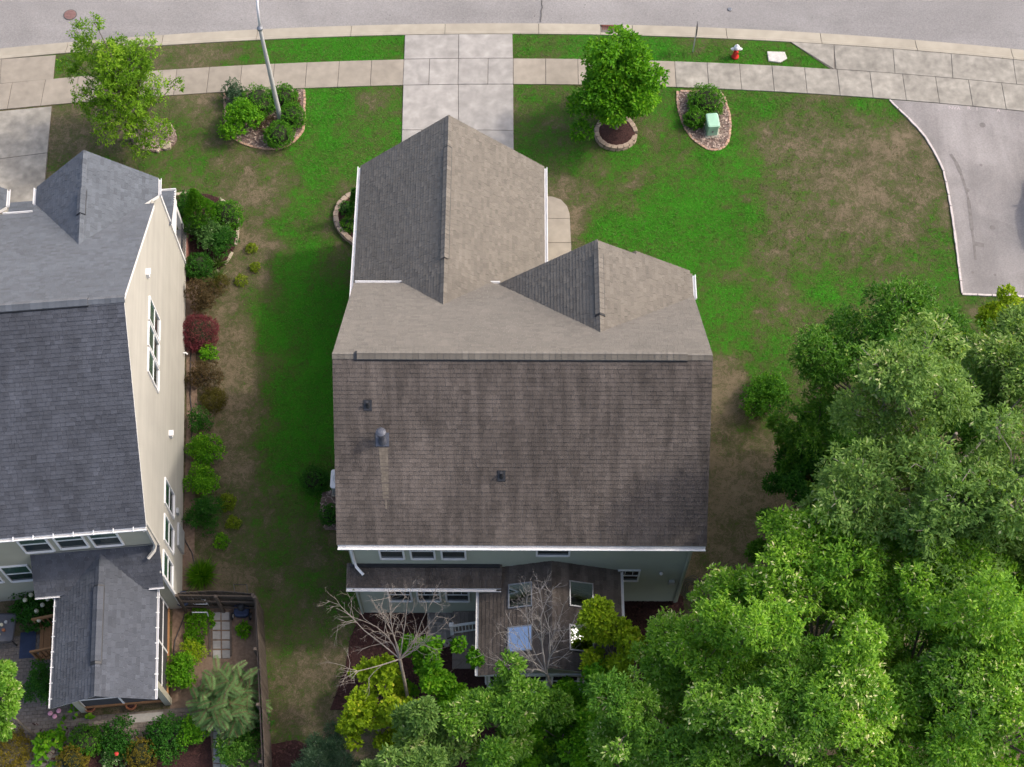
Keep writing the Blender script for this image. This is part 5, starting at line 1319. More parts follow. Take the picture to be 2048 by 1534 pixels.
def limb_lobes(r, c, R, Hh, n, lr, low):
    ends = []
    k = int(8+R*2.6)
    for i in range(k):
        d = sph(r, 1)[0]
        while d[2] < low: d = sph(r, 1)[0]
        q = r.uniform(.45, 1.08)
        ends.append((np.array([c[0]+d[0]*R*q, c[1]+d[1]*R*q, c[2]+d[2]*Hh*q]), r.uniform(.26, .46)*R))
    out = []
    for i in range(n):
        j = i % k; e, s = ends[j]; d = sph(r, 1)[0]; d[2] = d[2]*.7+.15
        out.append((e+d*s*r.uniform(.2, 1.0), R*r.uniform(*lr), e))
    return out
def crown(name, parent, lb, r, nleaf, L, W, m, per=9, flat=.8, tvar=.10, spread=.9, droop=.2):
    area = np.array([q[1]**2 for q in lb]); cnt = np.maximum(3, (nleaf/per*area/area.sum()).astype(int))
    Cs, Os, Ts = [], [], []
    for (c, rad, *_e), k in zip(lb, cnt):
        d = sph(r, k*2); d = d[(d[:, 2] > -.55)][:k]
        q = r.uniform(.55, 1.22, len(d))[:, None]
        Cs.append(c+d*rad*q*np.array([1, 1, flat])); Os.append(d)
        Ts.append(np.full(len(d), r.normal(.42, tvar))+r.normal(0, .08, len(d)))
    C = np.concatenate(Cs); O = np.concatenate(Os); T = np.concatenate(Ts)
    me = leaf_mesh(name, *rosettes(r, C, O, per, L, W, spread, droop, T), m)
    return link(bpy.data.objects.new(name, me), parent)
def tree(label, u, v, zc, R, Hh, m, seed, nleaf, L=.165, W=.062, nl=75, bark='bark', name='tree', cat='tree', group=None, lean=(0, 0), low=-.5, lr=(.08, .21), per=9, extra=None, show=.0, flat=.62, droop=.2, tvar=.14, qr=(.62, .98)):
    r = np.random.RandomState(seed); x, y = G(u, v, zc)
    t = thing(name, label, cat, (x-lean[0], y-lean[1], 0), group)
    lb = limb_lobes(r, (x, y, zc), R*1.05, Hh*1.05, nl, lr, low) if R > 1.3 and name != 'yard_tree' else lobes(r, (x, y, zc), R, Hh, nl, lr, low, qr)
    if extra: lb += [(np.array(G3(*e[:3])), e[3]) for e in extra]
    tr_ = max(.05, R*.04); g = MB()
    b = np.array([x-lean[0], y-lean[1], 0.0]); top = np.array([x, y, zc+Hh*.35])
    tp = [b+(top-b)*s+np.array([math.sin(s*5+seed)*.12*R*.2, math.cos(s*4+seed)*.12*R*.2, 0])*(s > 0) for s in np.linspace(0, 1, 7)]
    g.tube(tp, [tr_*(1.25-s*.95) for s in np.linspace(0, 1, 7)], 8)
    g.build('trunk', M[bark], t)
    g = MB()
    done_ = {}
    for c, rad, *e_ in lb:
        j = e_[0] if e_ else c
        key = tuple(np.round(j, 2))
        s = min(.95, max(.3, (j[2]-Hh*.4)/(top[2]+1e-6)))*.85; a = b+(top-b)*s
        mid = (a+j)/2+np.array([0, 0, -.08*R])+sph(r, 1)[0]*.05*R
        if key not in done_:
            done_[key] = 1; g.tube([a, mid, j], [tr_*.42, tr_*.28, tr_*.12], 5)
        if e_:
            m2 = (j+c)/2+sph(r, 1)[0]*.05; g.tube([mid*.25+j*.75, m2, c], [tr_*.13, tr_*.1, tr_*.06], 4)
        for k in range(3):
            d = sph(r, 1)[0]; d[2] = abs(d[2])*.6; e = c+d*rad*r.uniform(.7, 1.0+show)
            g.tube([mid*.1+j*.2+c*.7, (c+e)/2+sph(r, 1)[0]*.06, e], [tr_*.10, tr_*.08, .008], 4)
    g.build('limbs', M[bark], t)
    crown('crown', t, lb, r, int(nleaf*1.3), L*(.9 if R > 1.9 else 1), W*(.9 if R > 1.9 else 1), m, per, flat, tvar, .9, droop)
    return t
def shrub(label, u, v, R, h, m, seed, nleaf=2500, L=.07, W=.04, style='ball', name='shrub', cat='shrub', group=None):
    """u, v: middle of the plant in the survey"""
    R *= 1.13
    r = np.random.RandomState(seed); x, y = G(u, v, h*.5)
    t = thing(name, label, cat, (x, y, 0), group); c = np.array([x, y, h*.5])
    if style == 'strap':
        D = sph(r, nleaf); D[:, 2] = np.abs(D[:, 2])*.9+.25
        Pp = np.array([x, y, .03])+sph(r, nleaf)*np.array([R*.22, R*.22, .0])
        me = leaf_mesh('blades', Pp, D, np.array([0, 0, 1.0])+sph(r, nleaf)*.3, r.uniform(.7, 1.15, nleaf)*math.hypot(R, h)*.85, np.full(nleaf, W), r.normal(.5, .25, nleaf), m)
        link(bpy.data.objects.new('blades', me), t); return t
    if style == 'cone':
        k = nleaf//8; s = r.uniform(0, 1, k)**.7; a = r.uniform(0, 6.283, k); q = r.uniform(.75, 1.05, k)*(1+.1*np.sin(a*5+s*9))
        C = np.stack([x+R*(1.02-s)*q*np.cos(a), y+R*(1.02-s)*q*np.sin(a), .1+s*(h-.12)], 1)
        O = np.stack([np.cos(a), np.sin(a), np.full(k, .9)], 1)
        me = leaf_mesh('foliage', *rosettes(r, C, O, 8, L, W, .6, -.2, r.normal(.45, .14, k)), m)
    elif style == 'ball':
        k = nleaf//7; d = sph(r, k); d = d[d[:, 2] > -.75]; k = len(d)
        wob = 1+.10*np.sin(d[:, 0]*5+seed)*np.cos(d[:, 1]*4-seed)+.07*np.sin(d[:, 2]*9+d[:, 0]*7)
        q = (r.uniform(.80, 1.03, k)*wob)[:, None]
        C = c+d*q*np.array([R, R, h*.5])
        me = leaf_mesh('foliage', *rosettes(r, C, d, 7, L, W, .85, .05, r.normal(.45, .12, k)), m)
    elif style == 'sprig':
        k = nleaf//9; d = sph(r, k); d[:, 2] = np.abs(d[:, 2])
        q = r.uniform(.3, 1.0, k)[:, None]**.6
        C = np.array([x, y, .05])+d*q*np.array([R, R, h*.9])
        me = leaf_mesh('foliage', *rosettes(r, C, d, 9, L, W, .9, .1, r.normal(.5, .16, k)), m)
    else:
        lb = lobes(r, c, R*.95, h*.5, 13, (.3, .5), -.4, (.45, .85))
        g = MB()
        for q, rad in lb: g.tube([(x, y, 0), (np.array([x, y, .1])+q)/2, q], [.025, .018, .008], 5)
        g.build('stems', M['bark'], t)
        crown('foliage', t, lb, r, nleaf, L, W, m, 7, .85); return t
    link(bpy.data.objects.new('foliage', me), t)
    MB().tube([(x, y, 0), (x+.02, y, h*.3), (x, y+.01, h*.6)], [.04, .03, .015], 5).build('stems', M['bark'], t)
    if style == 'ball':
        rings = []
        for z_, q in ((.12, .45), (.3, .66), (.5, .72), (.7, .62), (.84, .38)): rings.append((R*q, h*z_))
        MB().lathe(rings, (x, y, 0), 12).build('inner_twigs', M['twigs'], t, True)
    return t
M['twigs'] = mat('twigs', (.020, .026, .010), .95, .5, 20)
LM = dict(
 maple=leafmat('leaf_maple', (.046, .180, .006), (.175, .420, .014), (.32, .52, .04)),
 birch=leafmat('leaf_slender', (.072, .180, .008), (.215, .400, .020), (.36, .52, .05)),
 oak=leafmat('leaf_oak', (.075, .205, .016), (.235, .440, .046), (.80, .80, .42), rough=.5, spec=.3),  # cream end tone: highlights painted into the leaf colour, likewise the next two
 oak2=leafmat('leaf_oak_bright', (.088, .240, .013), (.310, .540, .044), (.88, .84, .45), rough=.5, spec=.3),
 grey=leafmat('leaf_greygreen', (.095, .195, .038), (.260, .410, .095), (.58, .60, .32), rough=.55, spec=.25),
 deep=leafmat('leaf_deep', (.040, .145, .012), (.130, .295, .032), (.30, .42, .10), rough=.42),
 dark=leafmat('leaf_dark', (.018, .088, .009), (.052, .185, .017), (.11, .26, .03)),
 yellow=leafmat('leaf_yellow', (.140, .240, .006), (.360, .500, .020), (.55, .56, .05)),
 red=leafmat('leaf_maroon', (.085, .014, .022), (.250, .060, .080), (.36, .12, .14)),
 brown=leafmat('leaf_bronze', (.055, .040, .016), (.135, .095, .042), (.20, .11, .08)),
 olive=leafmat('leaf_olive', (.050, .047, .008), (.130, .118, .020), (.18, .16, .04)),
 box=leafmat('leaf_boxwood', (.028, .125, .007), (.110, .300, .018), (.22, .38, .04)),
 lime=leafmat('leaf_lime', (.090, .150, .006), (.250, .340, .020), (.40, .44, .06)),
 pale=leafmat('leaf_variegated', (.040, .120, .024), (.15, .290, .08), (.58, .62, .42)),
 blue=leafmat('leaf_bluegreen', (.030, .075, .036), (.090, .165, .085), (.20, .28, .18)),
 strap=leafmat('leaf_strap', (.040, .115, .018), (.16, .27, .06), (.48, .52, .34)),
 fern=leafmat('leaf_fern', (.062, .140, .042), (.190, .310, .110), (.34, .44, .20)),
 bronzeball=leafmat('leaf_gold', (.095, .085, .008), (.26, .205, .022), (.36, .28, .06)))
# street trees
tree('slender light green tree rising from the chip mound near the street', 246, 165, 3.6, 2.3, 3.9, LM['birch'], 11, 22000, .15, .055, 120, name='yard_tree', low=-.95, lr=(.10, .22), per=8, show=.5, droop=.45, qr=(.15, .98),
     lean=(G(246, 165, 3.5)[0]-G(284, 277)[0], G(246, 165, 3.5)[1]-G(284, 277)[1]))
tree('bushy bright green maple standing in the ring of wall blocks', 1238, 166, 2.9, 1.82, 2.85, LM['maple'], 12, 17000, .19, .10, 60, name='yard_tree', low=-.9, lr=(.16, .28), per=8, qr=(.35, .98),
     lean=(G(1238, 168, 2.9)[0]-cxr, G(1238, 168, 2.9)[1]-cyr), extra=[(1163, 262, 1.2, .38)])
# wood along the right side
W_ = 'trees of the wood on the right'
tree('dark green tree whose pointed top reaches towards the asphalt drive', 1765, 790, 6.3, 3.0, 3.0, LM['deep'], 21, 36000, name='oak_tree', group=W_, show=.15, extra=[(1802, 600, 9.2, .7), (1815, 640, 8.6, 1.0), (1800, 660, 8.6, 1.0), (1700, 660, 7.5, .8), (1665, 710, 6.5, .8)])
tree('broad grey-green oak filling the right edge below the lawn', 1885, 905, 11.3, 4.3, 3.6, LM['grey'], 22, 62000, .20, .07, 120, name='oak_tree', group=W_, show=.25, bark='bark_pale')
tree('grey-green oak at the right edge above the broad oak', 2040, 760, 8.0, 2.9, 3.0, LM['grey'], 23, 30000, .20, .07, 80, name='oak_tree', group=W_, show=.2, bark='bark_pale')
tree('grey-green oak leaning over the dark shrubs in the middle of the wood', 1790, 1080, 9.2, 2.7, 2.5, LM['grey'], 24, 28000, .19, .07, 75, name='oak_tree', group=W_, show=.25, bark='bark_pale')
tree('tall bright green oak nearest the corner of the sage house', 1475, 1345, 9.5, 2.6, 2.6, LM['oak2'], 25, 30000, name='oak_tree', group=W_, show=.15, extra=[(1340, 1262, 7.5, .6), (1425, 1200, 9.5, .6)])
tree('tall bright green oak with pale leaf tips in the thick of the wood', 1655, 1265, 11.5, 2.9, 2.8, LM['oak2'], 26, 40000, name='oak_tree', group=W_, show=.15, extra=[(1580, 1130, 12, .8), (1700, 1130, 12.5, .9)])
tree('bright green oak with cream leaf tips low on the right', 1840, 1330, 11.5, 3.1, 3.0, LM['oak2'], 27, 42000, name='oak_tree', group=W_, show=.15)
tree('bright green oak at the very lower right corner', 2010, 1440, 10.5, 3.0, 3.0, LM['oak'], 28, 36000, name='oak_tree', group=W_, show=.15)
tree('green oak along the bottom edge right of the middle', 1600, 1480, 10.0, 2.9, 2.8, LM['oak'], 29, 36000, name='oak_tree', group=W_, show=.15)
tree('green oak at the bottom edge below the bright oaks', 1790, 1540, 10.5, 2.8, 2.6, LM['oak2'], 30, 32000, name='oak_tree', group=W_, show=.15)
tree('green oak at the bottom edge below the corner of the house', 1390, 1480, 8.5, 2.6, 2.6, LM['oak'], 31, 30000, name='oak_tree', group=W_, show=.15)
tree('lower green tree between the grey oak and the bright oaks', 1960, 1180, 8.0, 2.6, 2.4, LM['oak'], 32, 26000, name='oak_tree', group=W_)
tree('light green oak bridging the grey oak and the bright oaks', 1760, 1150, 9.5, 2.3, 2.0, LM['oak2'], 131, 20000, name='oak_tree', group=W_, show=.2)
tree('light green oak at the right edge between the grey and the bright oaks', 2020, 1260, 9.8, 2.4, 2.2, LM['oak2'], 132, 22000, name='oak_tree', group=W_, show=.2)
tree('light green oak low on the left flank of the wood', 1355, 1400, 6.5, 1.8, 2.0, LM['oak2'], 133, 17000, name='oak_tree', group=W_, show=.2)
tree('yellow-green young tree behind the grey oak at the right edge', 2000, 690, 2.6, 1.5, 1.7, LM['yellow'], 33, 9000, .16, .08, 34, name='young_tree', group=W_)
tree('dark young evergreen at the wood edge beside the bare dirt', 1605, 985, 2.6, 1.5, 2.2, LM['dark'], 34, 12000, .14, .06, 34, name='young_tree', group=W_)
tree('dark green young tree at the wood edge below the other', 1600, 1075, 2.2, 1.45, 1.9, LM['deep'], 35, 11000, .14, .06, 34, name='young_tree', group=W_)
tree('dark young tree under the pointed dark green tree', 1632, 868, 3.0, 1.4, 2.2, LM['deep'], 36, 12000, .15, .07, 34, name='young_tree', group=W_)
tree('olive shaded young tree in the gap of the wood', 1690, 960, 2.5, 1.4, 1.8, LM['olive'], 37, 8000, .15, .07, 34, name='young_tree', group=W_)
tree('dark young tree deep in the gap between the oaks', 1850, 1190, 4.0, 2.3, 2.4, LM['dark'], 38, 16000, .16, .07, 34, name='young_tree', group=W_)
for i_, (u_, v_, z_, R__, m_, l_) in enumerate(((1900, 770, 3.0, 2.2, 'deep', 'deep green undergrowth tree behind the grey oak towards the drive'), (2010, 880, 3.5, 2.4, 'deep', 'deep green undergrowth tree at the right edge under the grey oak'),
        (1720, 1120, 3.5, 2.2, 'deep', 'deep green undergrowth tree beneath the joining oaks'), (1500, 1300, 3.0, 2.0, 'maple', 'green undergrowth tree beneath the oak nearest the house'), (1760, 1400, 4.5, 2.5, 'deep', 'deep green undergrowth tree beneath the bright oaks'),
        (1960, 1420, 4.5, 2.5, 'maple', 'green undergrowth tree beneath the lower right oaks'), (1560, 1480, 4.0, 2.4, 'deep', 'deep green undergrowth tree at the bottom edge of the wood'), (1340, 1500, 3.0, 2.0, 'maple', 'green undergrowth tree at the bottom edge below the house corner'), (1880, 1040, 4.0, 2.4, 'deep', 'deep green undergrowth tree in the middle of the grey oaks'))):
    tree(l_, u_, v_, z_, R__, 2.3, LM[m_], 201+i_, 11000, .15, .07, 50, name='young_tree', group=W_, lr=(.10, .24))
shrub('loose light green bush at the edge of the lawn and the wood', 1530, 795, .85, 1.2, LM['box'], 39, 4500, .13, .05, 'loose')
# behind the house
B_ = 'trees behind the house'
tree('grey-green oak at the bottom edge in front of the sunroom', 1000, 1440, 6.0, 1.95, 2.0, LM['oak'], 41, 18000, .19, .07, 45, name='oak_tree', group=B_, show=.15)
tree('pale-tipped oak at the bottom edge left of the middle', 815, 1530, 6.2, 1.75, 1.6, LM['grey'], 42, 15000, .19, .07, 40, name='oak_tree', group=B_, show=.15)
tree('yellow-green maple low behind the bare tree', 745, 1420, 2.8, 1.55, 1.7, LM['yellow'], 43, 9000, .15, .10, 34, name='maple_tree', group=B_)
tree('green maple between the deck and the bottom oaks', 875, 1365, 2.6, 1.35, 1.6, LM['maple'], 44, 8000, .15, .10, 34, name='maple_tree', group=B_)
tree('yellow-topped slender maple reaching over the sunroom roof', 1232, 1318, 4.6, 1.15, 2.4, LM['yellow'], 45, 9000, .15, .09, 34, name='maple_tree', group=B_, extra=[(1195, 1228, 6.6, .42), (1185, 1252, 6.0, .36)], show=.3)
tree('low green maple filling the gap beside the bare trunk', 1125, 1480, 3.4, 1.6, 1.8, LM['maple'], 146, 9000, .15, .09, 40, name='maple_tree', group=B_)
tree('dense green maple below the sunroom', 1195, 1440, 3.6, 2.1, 2.0, LM['maple'], 46, 15000, .15, .09, 34, name='maple_tree', group=B_)
tree('blue-green pine at the bottom edge beside the fence', 655, 1530, 2.2, 1.15, 1.5, LM['blue'], 47, 9000, .16, .02, 34, name='pine_tree', group=B_)
tree('green undergrowth tree at the bottom edge in front of the sunroom corner', 1080, 1530, 3.0, 1.7, 1.8, LM['deep'], 48, 10000, .15, .08, 34, name='maple_tree', group=B_)
tree('pale green leafy tree at the left edge beside the patio', -22, 1395, 5.0, 1.1, 2.1, LM['oak'], 49, 9000, .16, .07, 34, name='garden_tree', show=.2)
# bare dead trees
def dead(label, base, fork, tips, seed, r0=.075, m='bark_pale', twigs=10):
    rr = random.Random(seed); b = Vector((*G(*base), 0)); f = Vector(G3(*fork)); t = thing('bare_tree', label, 'tree', tuple(b))
    def jit(s): return Vector((rr.uniform(-s, s), rr.uniform(-s, s), rr.uniform(-s, s)))
    mid = b.lerp(f, .55)+jit(.12)
    MB().tube([b, b.lerp(f, .28)+jit(.06), mid, f], [r0*1.2, r0, r0*.85, r0*.7], 8).build('trunk', M[m], t)
    lim = MB(); tw = MB()
    def twig(p, d, l, r, depth):
        q1 = p+d*l*.5+jit(.07*l); q2 = p+d*l+jit(.14*l)+Vector((0, 0, .05*l))
        tw.tube([p, q1, q2], [r, r*.75, r*.4], 4)
        if depth > 0:
            for s in range(rr.choice((1, 2, 2, 3))):
                at_ = q1.lerp(q2, rr.random()); e = (d+jit(.75)).normalized()
                twig(at_, e, l*rr.uniform(.45, .7), r*.55, depth-1)
    for tip in tips:
        e = Vector(G3(*tip)); k = 6; side = jit(.18)
        pts = [f.lerp(e, s)+side*math.sin(s*math.pi)*2.0+jit(.06)*(0 < s < 1)-Vector((0, 0, .25*math.sin(s*math.pi))) for s in np.linspace(0, 1, k)]
        rad = [r0*.36*(1-s*.85) for s in np.linspace(0, 1, k)]
        lim.tube(pts, rad, 6)
        for j in range(twigs):
            s = rr.uniform(.2, .98); i = min(k-2, int(s*(k-1))); p = pts[i].lerp(pts[i+1], s*(k-1)-i)
            d = ((e-f).normalized()+jit(.8)).normalized()
            twig(p, d, rr.uniform(.35, .85)*(1.25-s*.5), .012*(1.25-s*.6), 3)
    lim.build('limbs', M[m], t); tw.build('twigs', M[m], t)['kind'] = 'stuff'
dead('leafless pale tree fanning out in front of the garden wall', (842, 1490), (800, 1318, 4.6), [(668, 1192, 6.6), (685, 1330, 5.8), (700, 1232, 6.4), (742, 1198, 7.2), (775, 1165, 7.6), (828, 1160, 8.2), (868, 1190, 7.4), (886, 1216, 7.0), (855, 1262, 6.0)], 3)
dead('leafless thin tree spreading over the sunroom skylights', (1160, 1500), (1092, 1345, 5.2), [(1062, 1165, 8.6), (1078, 1180, 8.0), (1108, 1172, 8.4), (1128, 1205, 7.6), (1000, 1272, 6.8), (992, 1320, 6.2), (1010, 1222, 7.2), (1150, 1240, 7.4), (1045, 1225, 7.4)], 7, .075, 'bark_grey', 11) if M.setdefault('bark_grey', mat('bark_grey', (.26, .24, .225), .95, .3, 9, 8, .5, 40)) else None
dead('low grey leafless tree right of the slender yellow maple', (1215, 1520), (1190, 1430, 3.6), [(1325, 1315, 5.4), (1330, 1345, 5.0), (1300, 1375, 4.8), (1270, 1330, 5.2), (1250, 1468, 4.2), (1310, 1420, 4.4), (1225, 1375, 5.0)], 9, .065, 'bark_grey', 9)
# lamp post bed
A_ = 'clipped shrubs in the lamp post bed'
shrub('clipped round shrub right of the lamp post foot', 585, 231, .52, .9, LM['box'], 51, 3000, group=A_)
shrub('clipped round shrub in front of the lamp post at the edge of the bed', 558, 269, .56, .95, LM['box'], 52, 3300, group=A_)
shrub('clipped shrub behind the lamp post towards the pavement', 568, 193, .55, .8, LM['box'], 53, 3000, group=A_)
shrub('wide clipped shrub left of the lamp post towards the pavement', 517, 202, .70, .95, LM['box'], 54, 3600, group=A_)
shrub('loose bright shrub filling the left of the lamp post bed', 485, 243, .92, 1.4, LM['maple'], 55, 5200, .11, .06, 'loose')
shrub('grey-green airy shrub at the upper left corner of the lamp bed', 468, 187, .50, .95, LM['blue'], 56, 2400, .07, .04, 'loose')
shrub('small dry brown shrub at the upper right of the lamp bed', 582, 205, .38, .5, LM['brown'], 57, 1800, .06, .03, 'sprig')
shrub('thin grey dried plant at the foot of the lamp post', 532, 244, .42, .55, LM['brown'], 58, 1100, .08, .02, 'sprig')
# teardrop bed
shrub('large round clipped shrub behind the pale green utility box', 1412, 200, .72, .95, LM['box'], 61, 4600)
shrub('small round clipped shrub beside the pale green utility box', 1390, 237, .40, .7, LM['box'], 62, 2600)
# garage bed
shrub('small clipped ball in the half-round bed, nearer the street', 693, 417, .30, .5, LM['dark'], 63, 1700, .05, .03)
shrub('small clipped ball in the half-round bed, nearer the garden', 698, 449, .34, .52, LM['box'], 64, 1900, .05, .03)
shrub('tall narrow evergreen squeezed between the half-round bed and the garage', 713, 410, .38, 2.3, LM['dark'], 65, 3600, .09, .04, 'cone')
# neighbour's shrub bed
shrub('pointed bright evergreen in the bed by the brick porch', 398, 420, .84, 2.8, LM['box'], 66, 9000, .10, .045, 'cone', 'evergreen', 'evergreen')
shrub('round dark shrub right of the pointed evergreen', 455, 430, .60, 1.05, LM['box'], 67, 3600)
shrub('pale-leaved bushy shrub in front of the pointed evergreen', 404, 475, .84, 1.3, LM['pale'], 68, 4800, .08, .05, 'loose')
shrub('dark bushy shrub at the stone edging right of the pale one', 447, 487, .62, 1.1, LM['dark'], 69, 3600, .07, .04, 'loose')
shrub('round clipped dark shrub below the brick porch', 398, 531, .50, .85, LM['dark'], 70, 3000)
shrub('dark shrub hidden behind the pointed evergreen at the porch', 362, 410, .55, 1.0, LM['dark'], 71, 2600, .07, .04, 'loose')
shrub('clump of long striped strap leaves below the stone edging', 430, 556, .45, .5, LM['strap'], 72, 90, W=.035, style='strap', name='strap_plant', cat='plant')
shrub('clump of long striped strap leaves beside the stone edging', 434, 523, .38, .55, LM['strap'], 73, 70, W=.035, style='strap', name='strap_plant', cat='plant')
for i, (u, v, r, w) in enumerate(((503, 495, .22, 'farthest up the strip'), (510, 533, .20, 'nearest the lawn'), (482, 560, .27, 'largest of the three'))):
    shrub('small yellow-green mound on the bare strip by the stone edging, '+w, u, v, r, .3, LM['lime'], 80+i, 700, .06, .03, 'sprig', group='small lime mounds')
shrub('dark bronze-green bush by the cream wall below the strap leaves', 405, 592, .75, 1.2, LM['brown'], 83, 4200, .07, .035, 'loose')
shrub('olive wispy shrub right of the dark bronze bush', 440, 565, .40, .55, LM['olive'], 84, 1500, .07, .02, 'sprig')
shrub('maroon weeping shrub against the cream wall', 399, 664, .68, .95, LM['red'], 85, 6500, .09, .018, 'ball')
shrub('small leafy green shrub below the maroon shrub', 418, 703, .34, .6, LM['maple'], 86, 900, .10, .05, 'loose')
shrub('brown-red twiggy shrub by the cream wall', 406, 750, .64, .9, LM['brown'], 87, 4200, .06, .03, 'loose')
shrub('olive-brown rounded wispy shrub below the brown-red one', 425, 796, .48, .7, LM['olive'], 88, 3600, .09, .016, 'sprig')
shrub('dark green loose shrub beside the cream wall below the olive one', 402, 838, .48, .75, LM['dark'], 89, 1900, .07, .035, 'loose')
shrub('bright green rounded shrub by the cream wall, upper of a pair', 408, 905, .64, 1.0, LM['maple'], 90, 3600, .09, .05, 'loose')
shrub('bright green rounded shrub by the cream wall, lower of a pair', 402, 960, .60, 1.0, LM['maple'], 91, 3400, .09, .05, 'loose')
shrub('dark evergreen shrub by the meter on the cream wall', 408, 1030, .66, 1.1, LM['dark'], 92, 3800, .09, .035, 'loose')
shrub('small yellow-green tuft beside the dark evergreen shrub', 454, 1003, .30, .35, LM['lime'], 93, 900, .09, .03, 'sprig')
shrub('small yellow-green tuft, middle one of the bare strip', 467, 1045, .25, .35, LM['lime'], 94, 700, .09, .03, 'sprig')
shrub('small bright green tuft, lowest of the bare strip', 443, 1081, .28, .35, LM['maple'], 95, 800, .08, .03, 'sprig')
shrub('grassy green clump by the cream wall above the fence', 402, 1147, .52, .6, LM['maple'], 96, 520, W=.022, style='strap', name='grass_clump', cat='plant')
shrub('round dark shrub beside the air conditioner', 628, 960, .46, .85, LM['dark'], 97, 2800)
shrub('small dark shrub half under the roof edge below the air conditioner', 662, 1028, .36, .7, LM['dark'], 98, 1700)
# neighbour's back garden
shrub('dark conical shrub beside the wooden porch steps', 88, 1370, .75, 1.8, LM['dark'], 101, 5200, .08, .04, 'loose')
shrub('dark hydrangea with pale flower heads by the rear wall', 70, 1205, .85, 1.1, LM['dark'], 102, 4200, .10, .06, 'loose')
h = bpy.data.objects[[o.name for o in bpy.data.objects if o.get('label') == 'dark hydrangea with pale flower heads by the rear wall'][0]]
for i, (u, v) in enumerate(((50, 1200), (85, 1210), (95, 1198), (73, 1222), (62, 1190), (78, 1240))): MB().lathe([(.03, -.05), (.09, 0), (.07, .06), (.02, .08)], G3(u, v, 1.0), 8).build('flower_head', M['cream_flower'], h)
shrub('green bushy shrub right of the screened porch', 372, 1338, .65, 1.0, LM['maple'], 103, 3600, .08, .045, 'loose')
shrub('yellow flowering shrub beside the screened porch', 385, 1302, .45, .7, LM['yellow'], 104, 1800, .07, .035, 'loose')
shrub('green creeping plant between the hose and the stepping stones', 398, 1240, .50, .45, LM['maple'], 105, 1600, .08, .05, 'sprig')
shrub('low green plant below the creeping plant', 388, 1278, .36, .35, LM['maple'], 106, 1000, .08, .05, 'sprig')
shrub('small green plant at the fence behind the stepping stones', 488, 1258, .22, .4, LM['maple'], 107, 260, .12, .07, 'sprig')
shrub('golden clipped ball at the bottom edge, right one of the garden', 283, 1508, .50, .85, LM['bronzeball'], 108, 3400, .05, .03)
shrub('golden clipped ball at the bottom edge, middle of the garden', 146, 1520, .48, .85, LM['bronzeball'], 109, 3200, .05, .03)
shrub('golden wispy shrub at the lower left corner', 15, 1500, .80, .9, LM['bronzeball'], 110, 3600, .10, .025, 'sprig')
shrub('round green clipped shrub at the edge of the patio', 172, 1482, .52, .8, LM['box'], 111, 3000, .06, .035)
shrub('dark green bush in the middle of the garden border', 232, 1475, .70, .8, LM['dark'], 112, 3200, .08, .05, 'loose')
shrub('dark green bush at the right of the garden border', 335, 1480, .75, .9, LM['dark'], 113, 3600, .08, .05, 'loose')
shrub('bright green leafy bush at the right end of the garden border', 390, 1468, .60, .9, LM['maple'], 114, 3000, .09, .05, 'loose')
shrub('leafy green bush by the fence at the bottom edge', 478, 1505, .80, 1.0, LM['deep'], 115, 3600, .09, .05, 'loose')
shrub('dark green bush under the feathery sumac', 500, 1440, .75, 1.0, LM['dark'], 116, 3400, .09, .05, 'loose')
shrub('pale flowering bush at the bottom edge between the golden balls', 225, 1515, .42, .6, LM['pale'], 117, 1500, .07, .04, 'sprig')
shrub('broad-leaved green plant at the patio edge', 92, 1500, .55, .8, LM['maple'], 118, 160, .26, .17, 'sprig', 'leafy_plant', 'plant')
shrub('broad-leaved vine trailing over the patio', 140, 1455, .6, .5, LM['maple'], 119, 70, .24, .16, 'sprig', 'leafy_plant', 'plant')
for i, (u, v) in enumerate(((120, 1424), (112, 1435), (103, 1429))):
    x, y = G(u, v); tag(MB().lathe([(.03, 0), (.09, .05), (.03, .08)], (x, y, .12), 8).build('pink_flower', M['pink']), ('pale pink flower nearest the porch post on the border', 'pale pink flower nearest the garden on the border', 'pale pink flower nearest the patio on the border')[i], 'flower', 'pink flowers by the porch corner')
x, y = G(242, 1516); tag(MB().lathe([(.03, 0), (.08, .05), (.03, .08)], (x, y, .62), 8).build('red_flower', M['red_flower']), 'single red flower left of the golden clipped ball', 'flower')
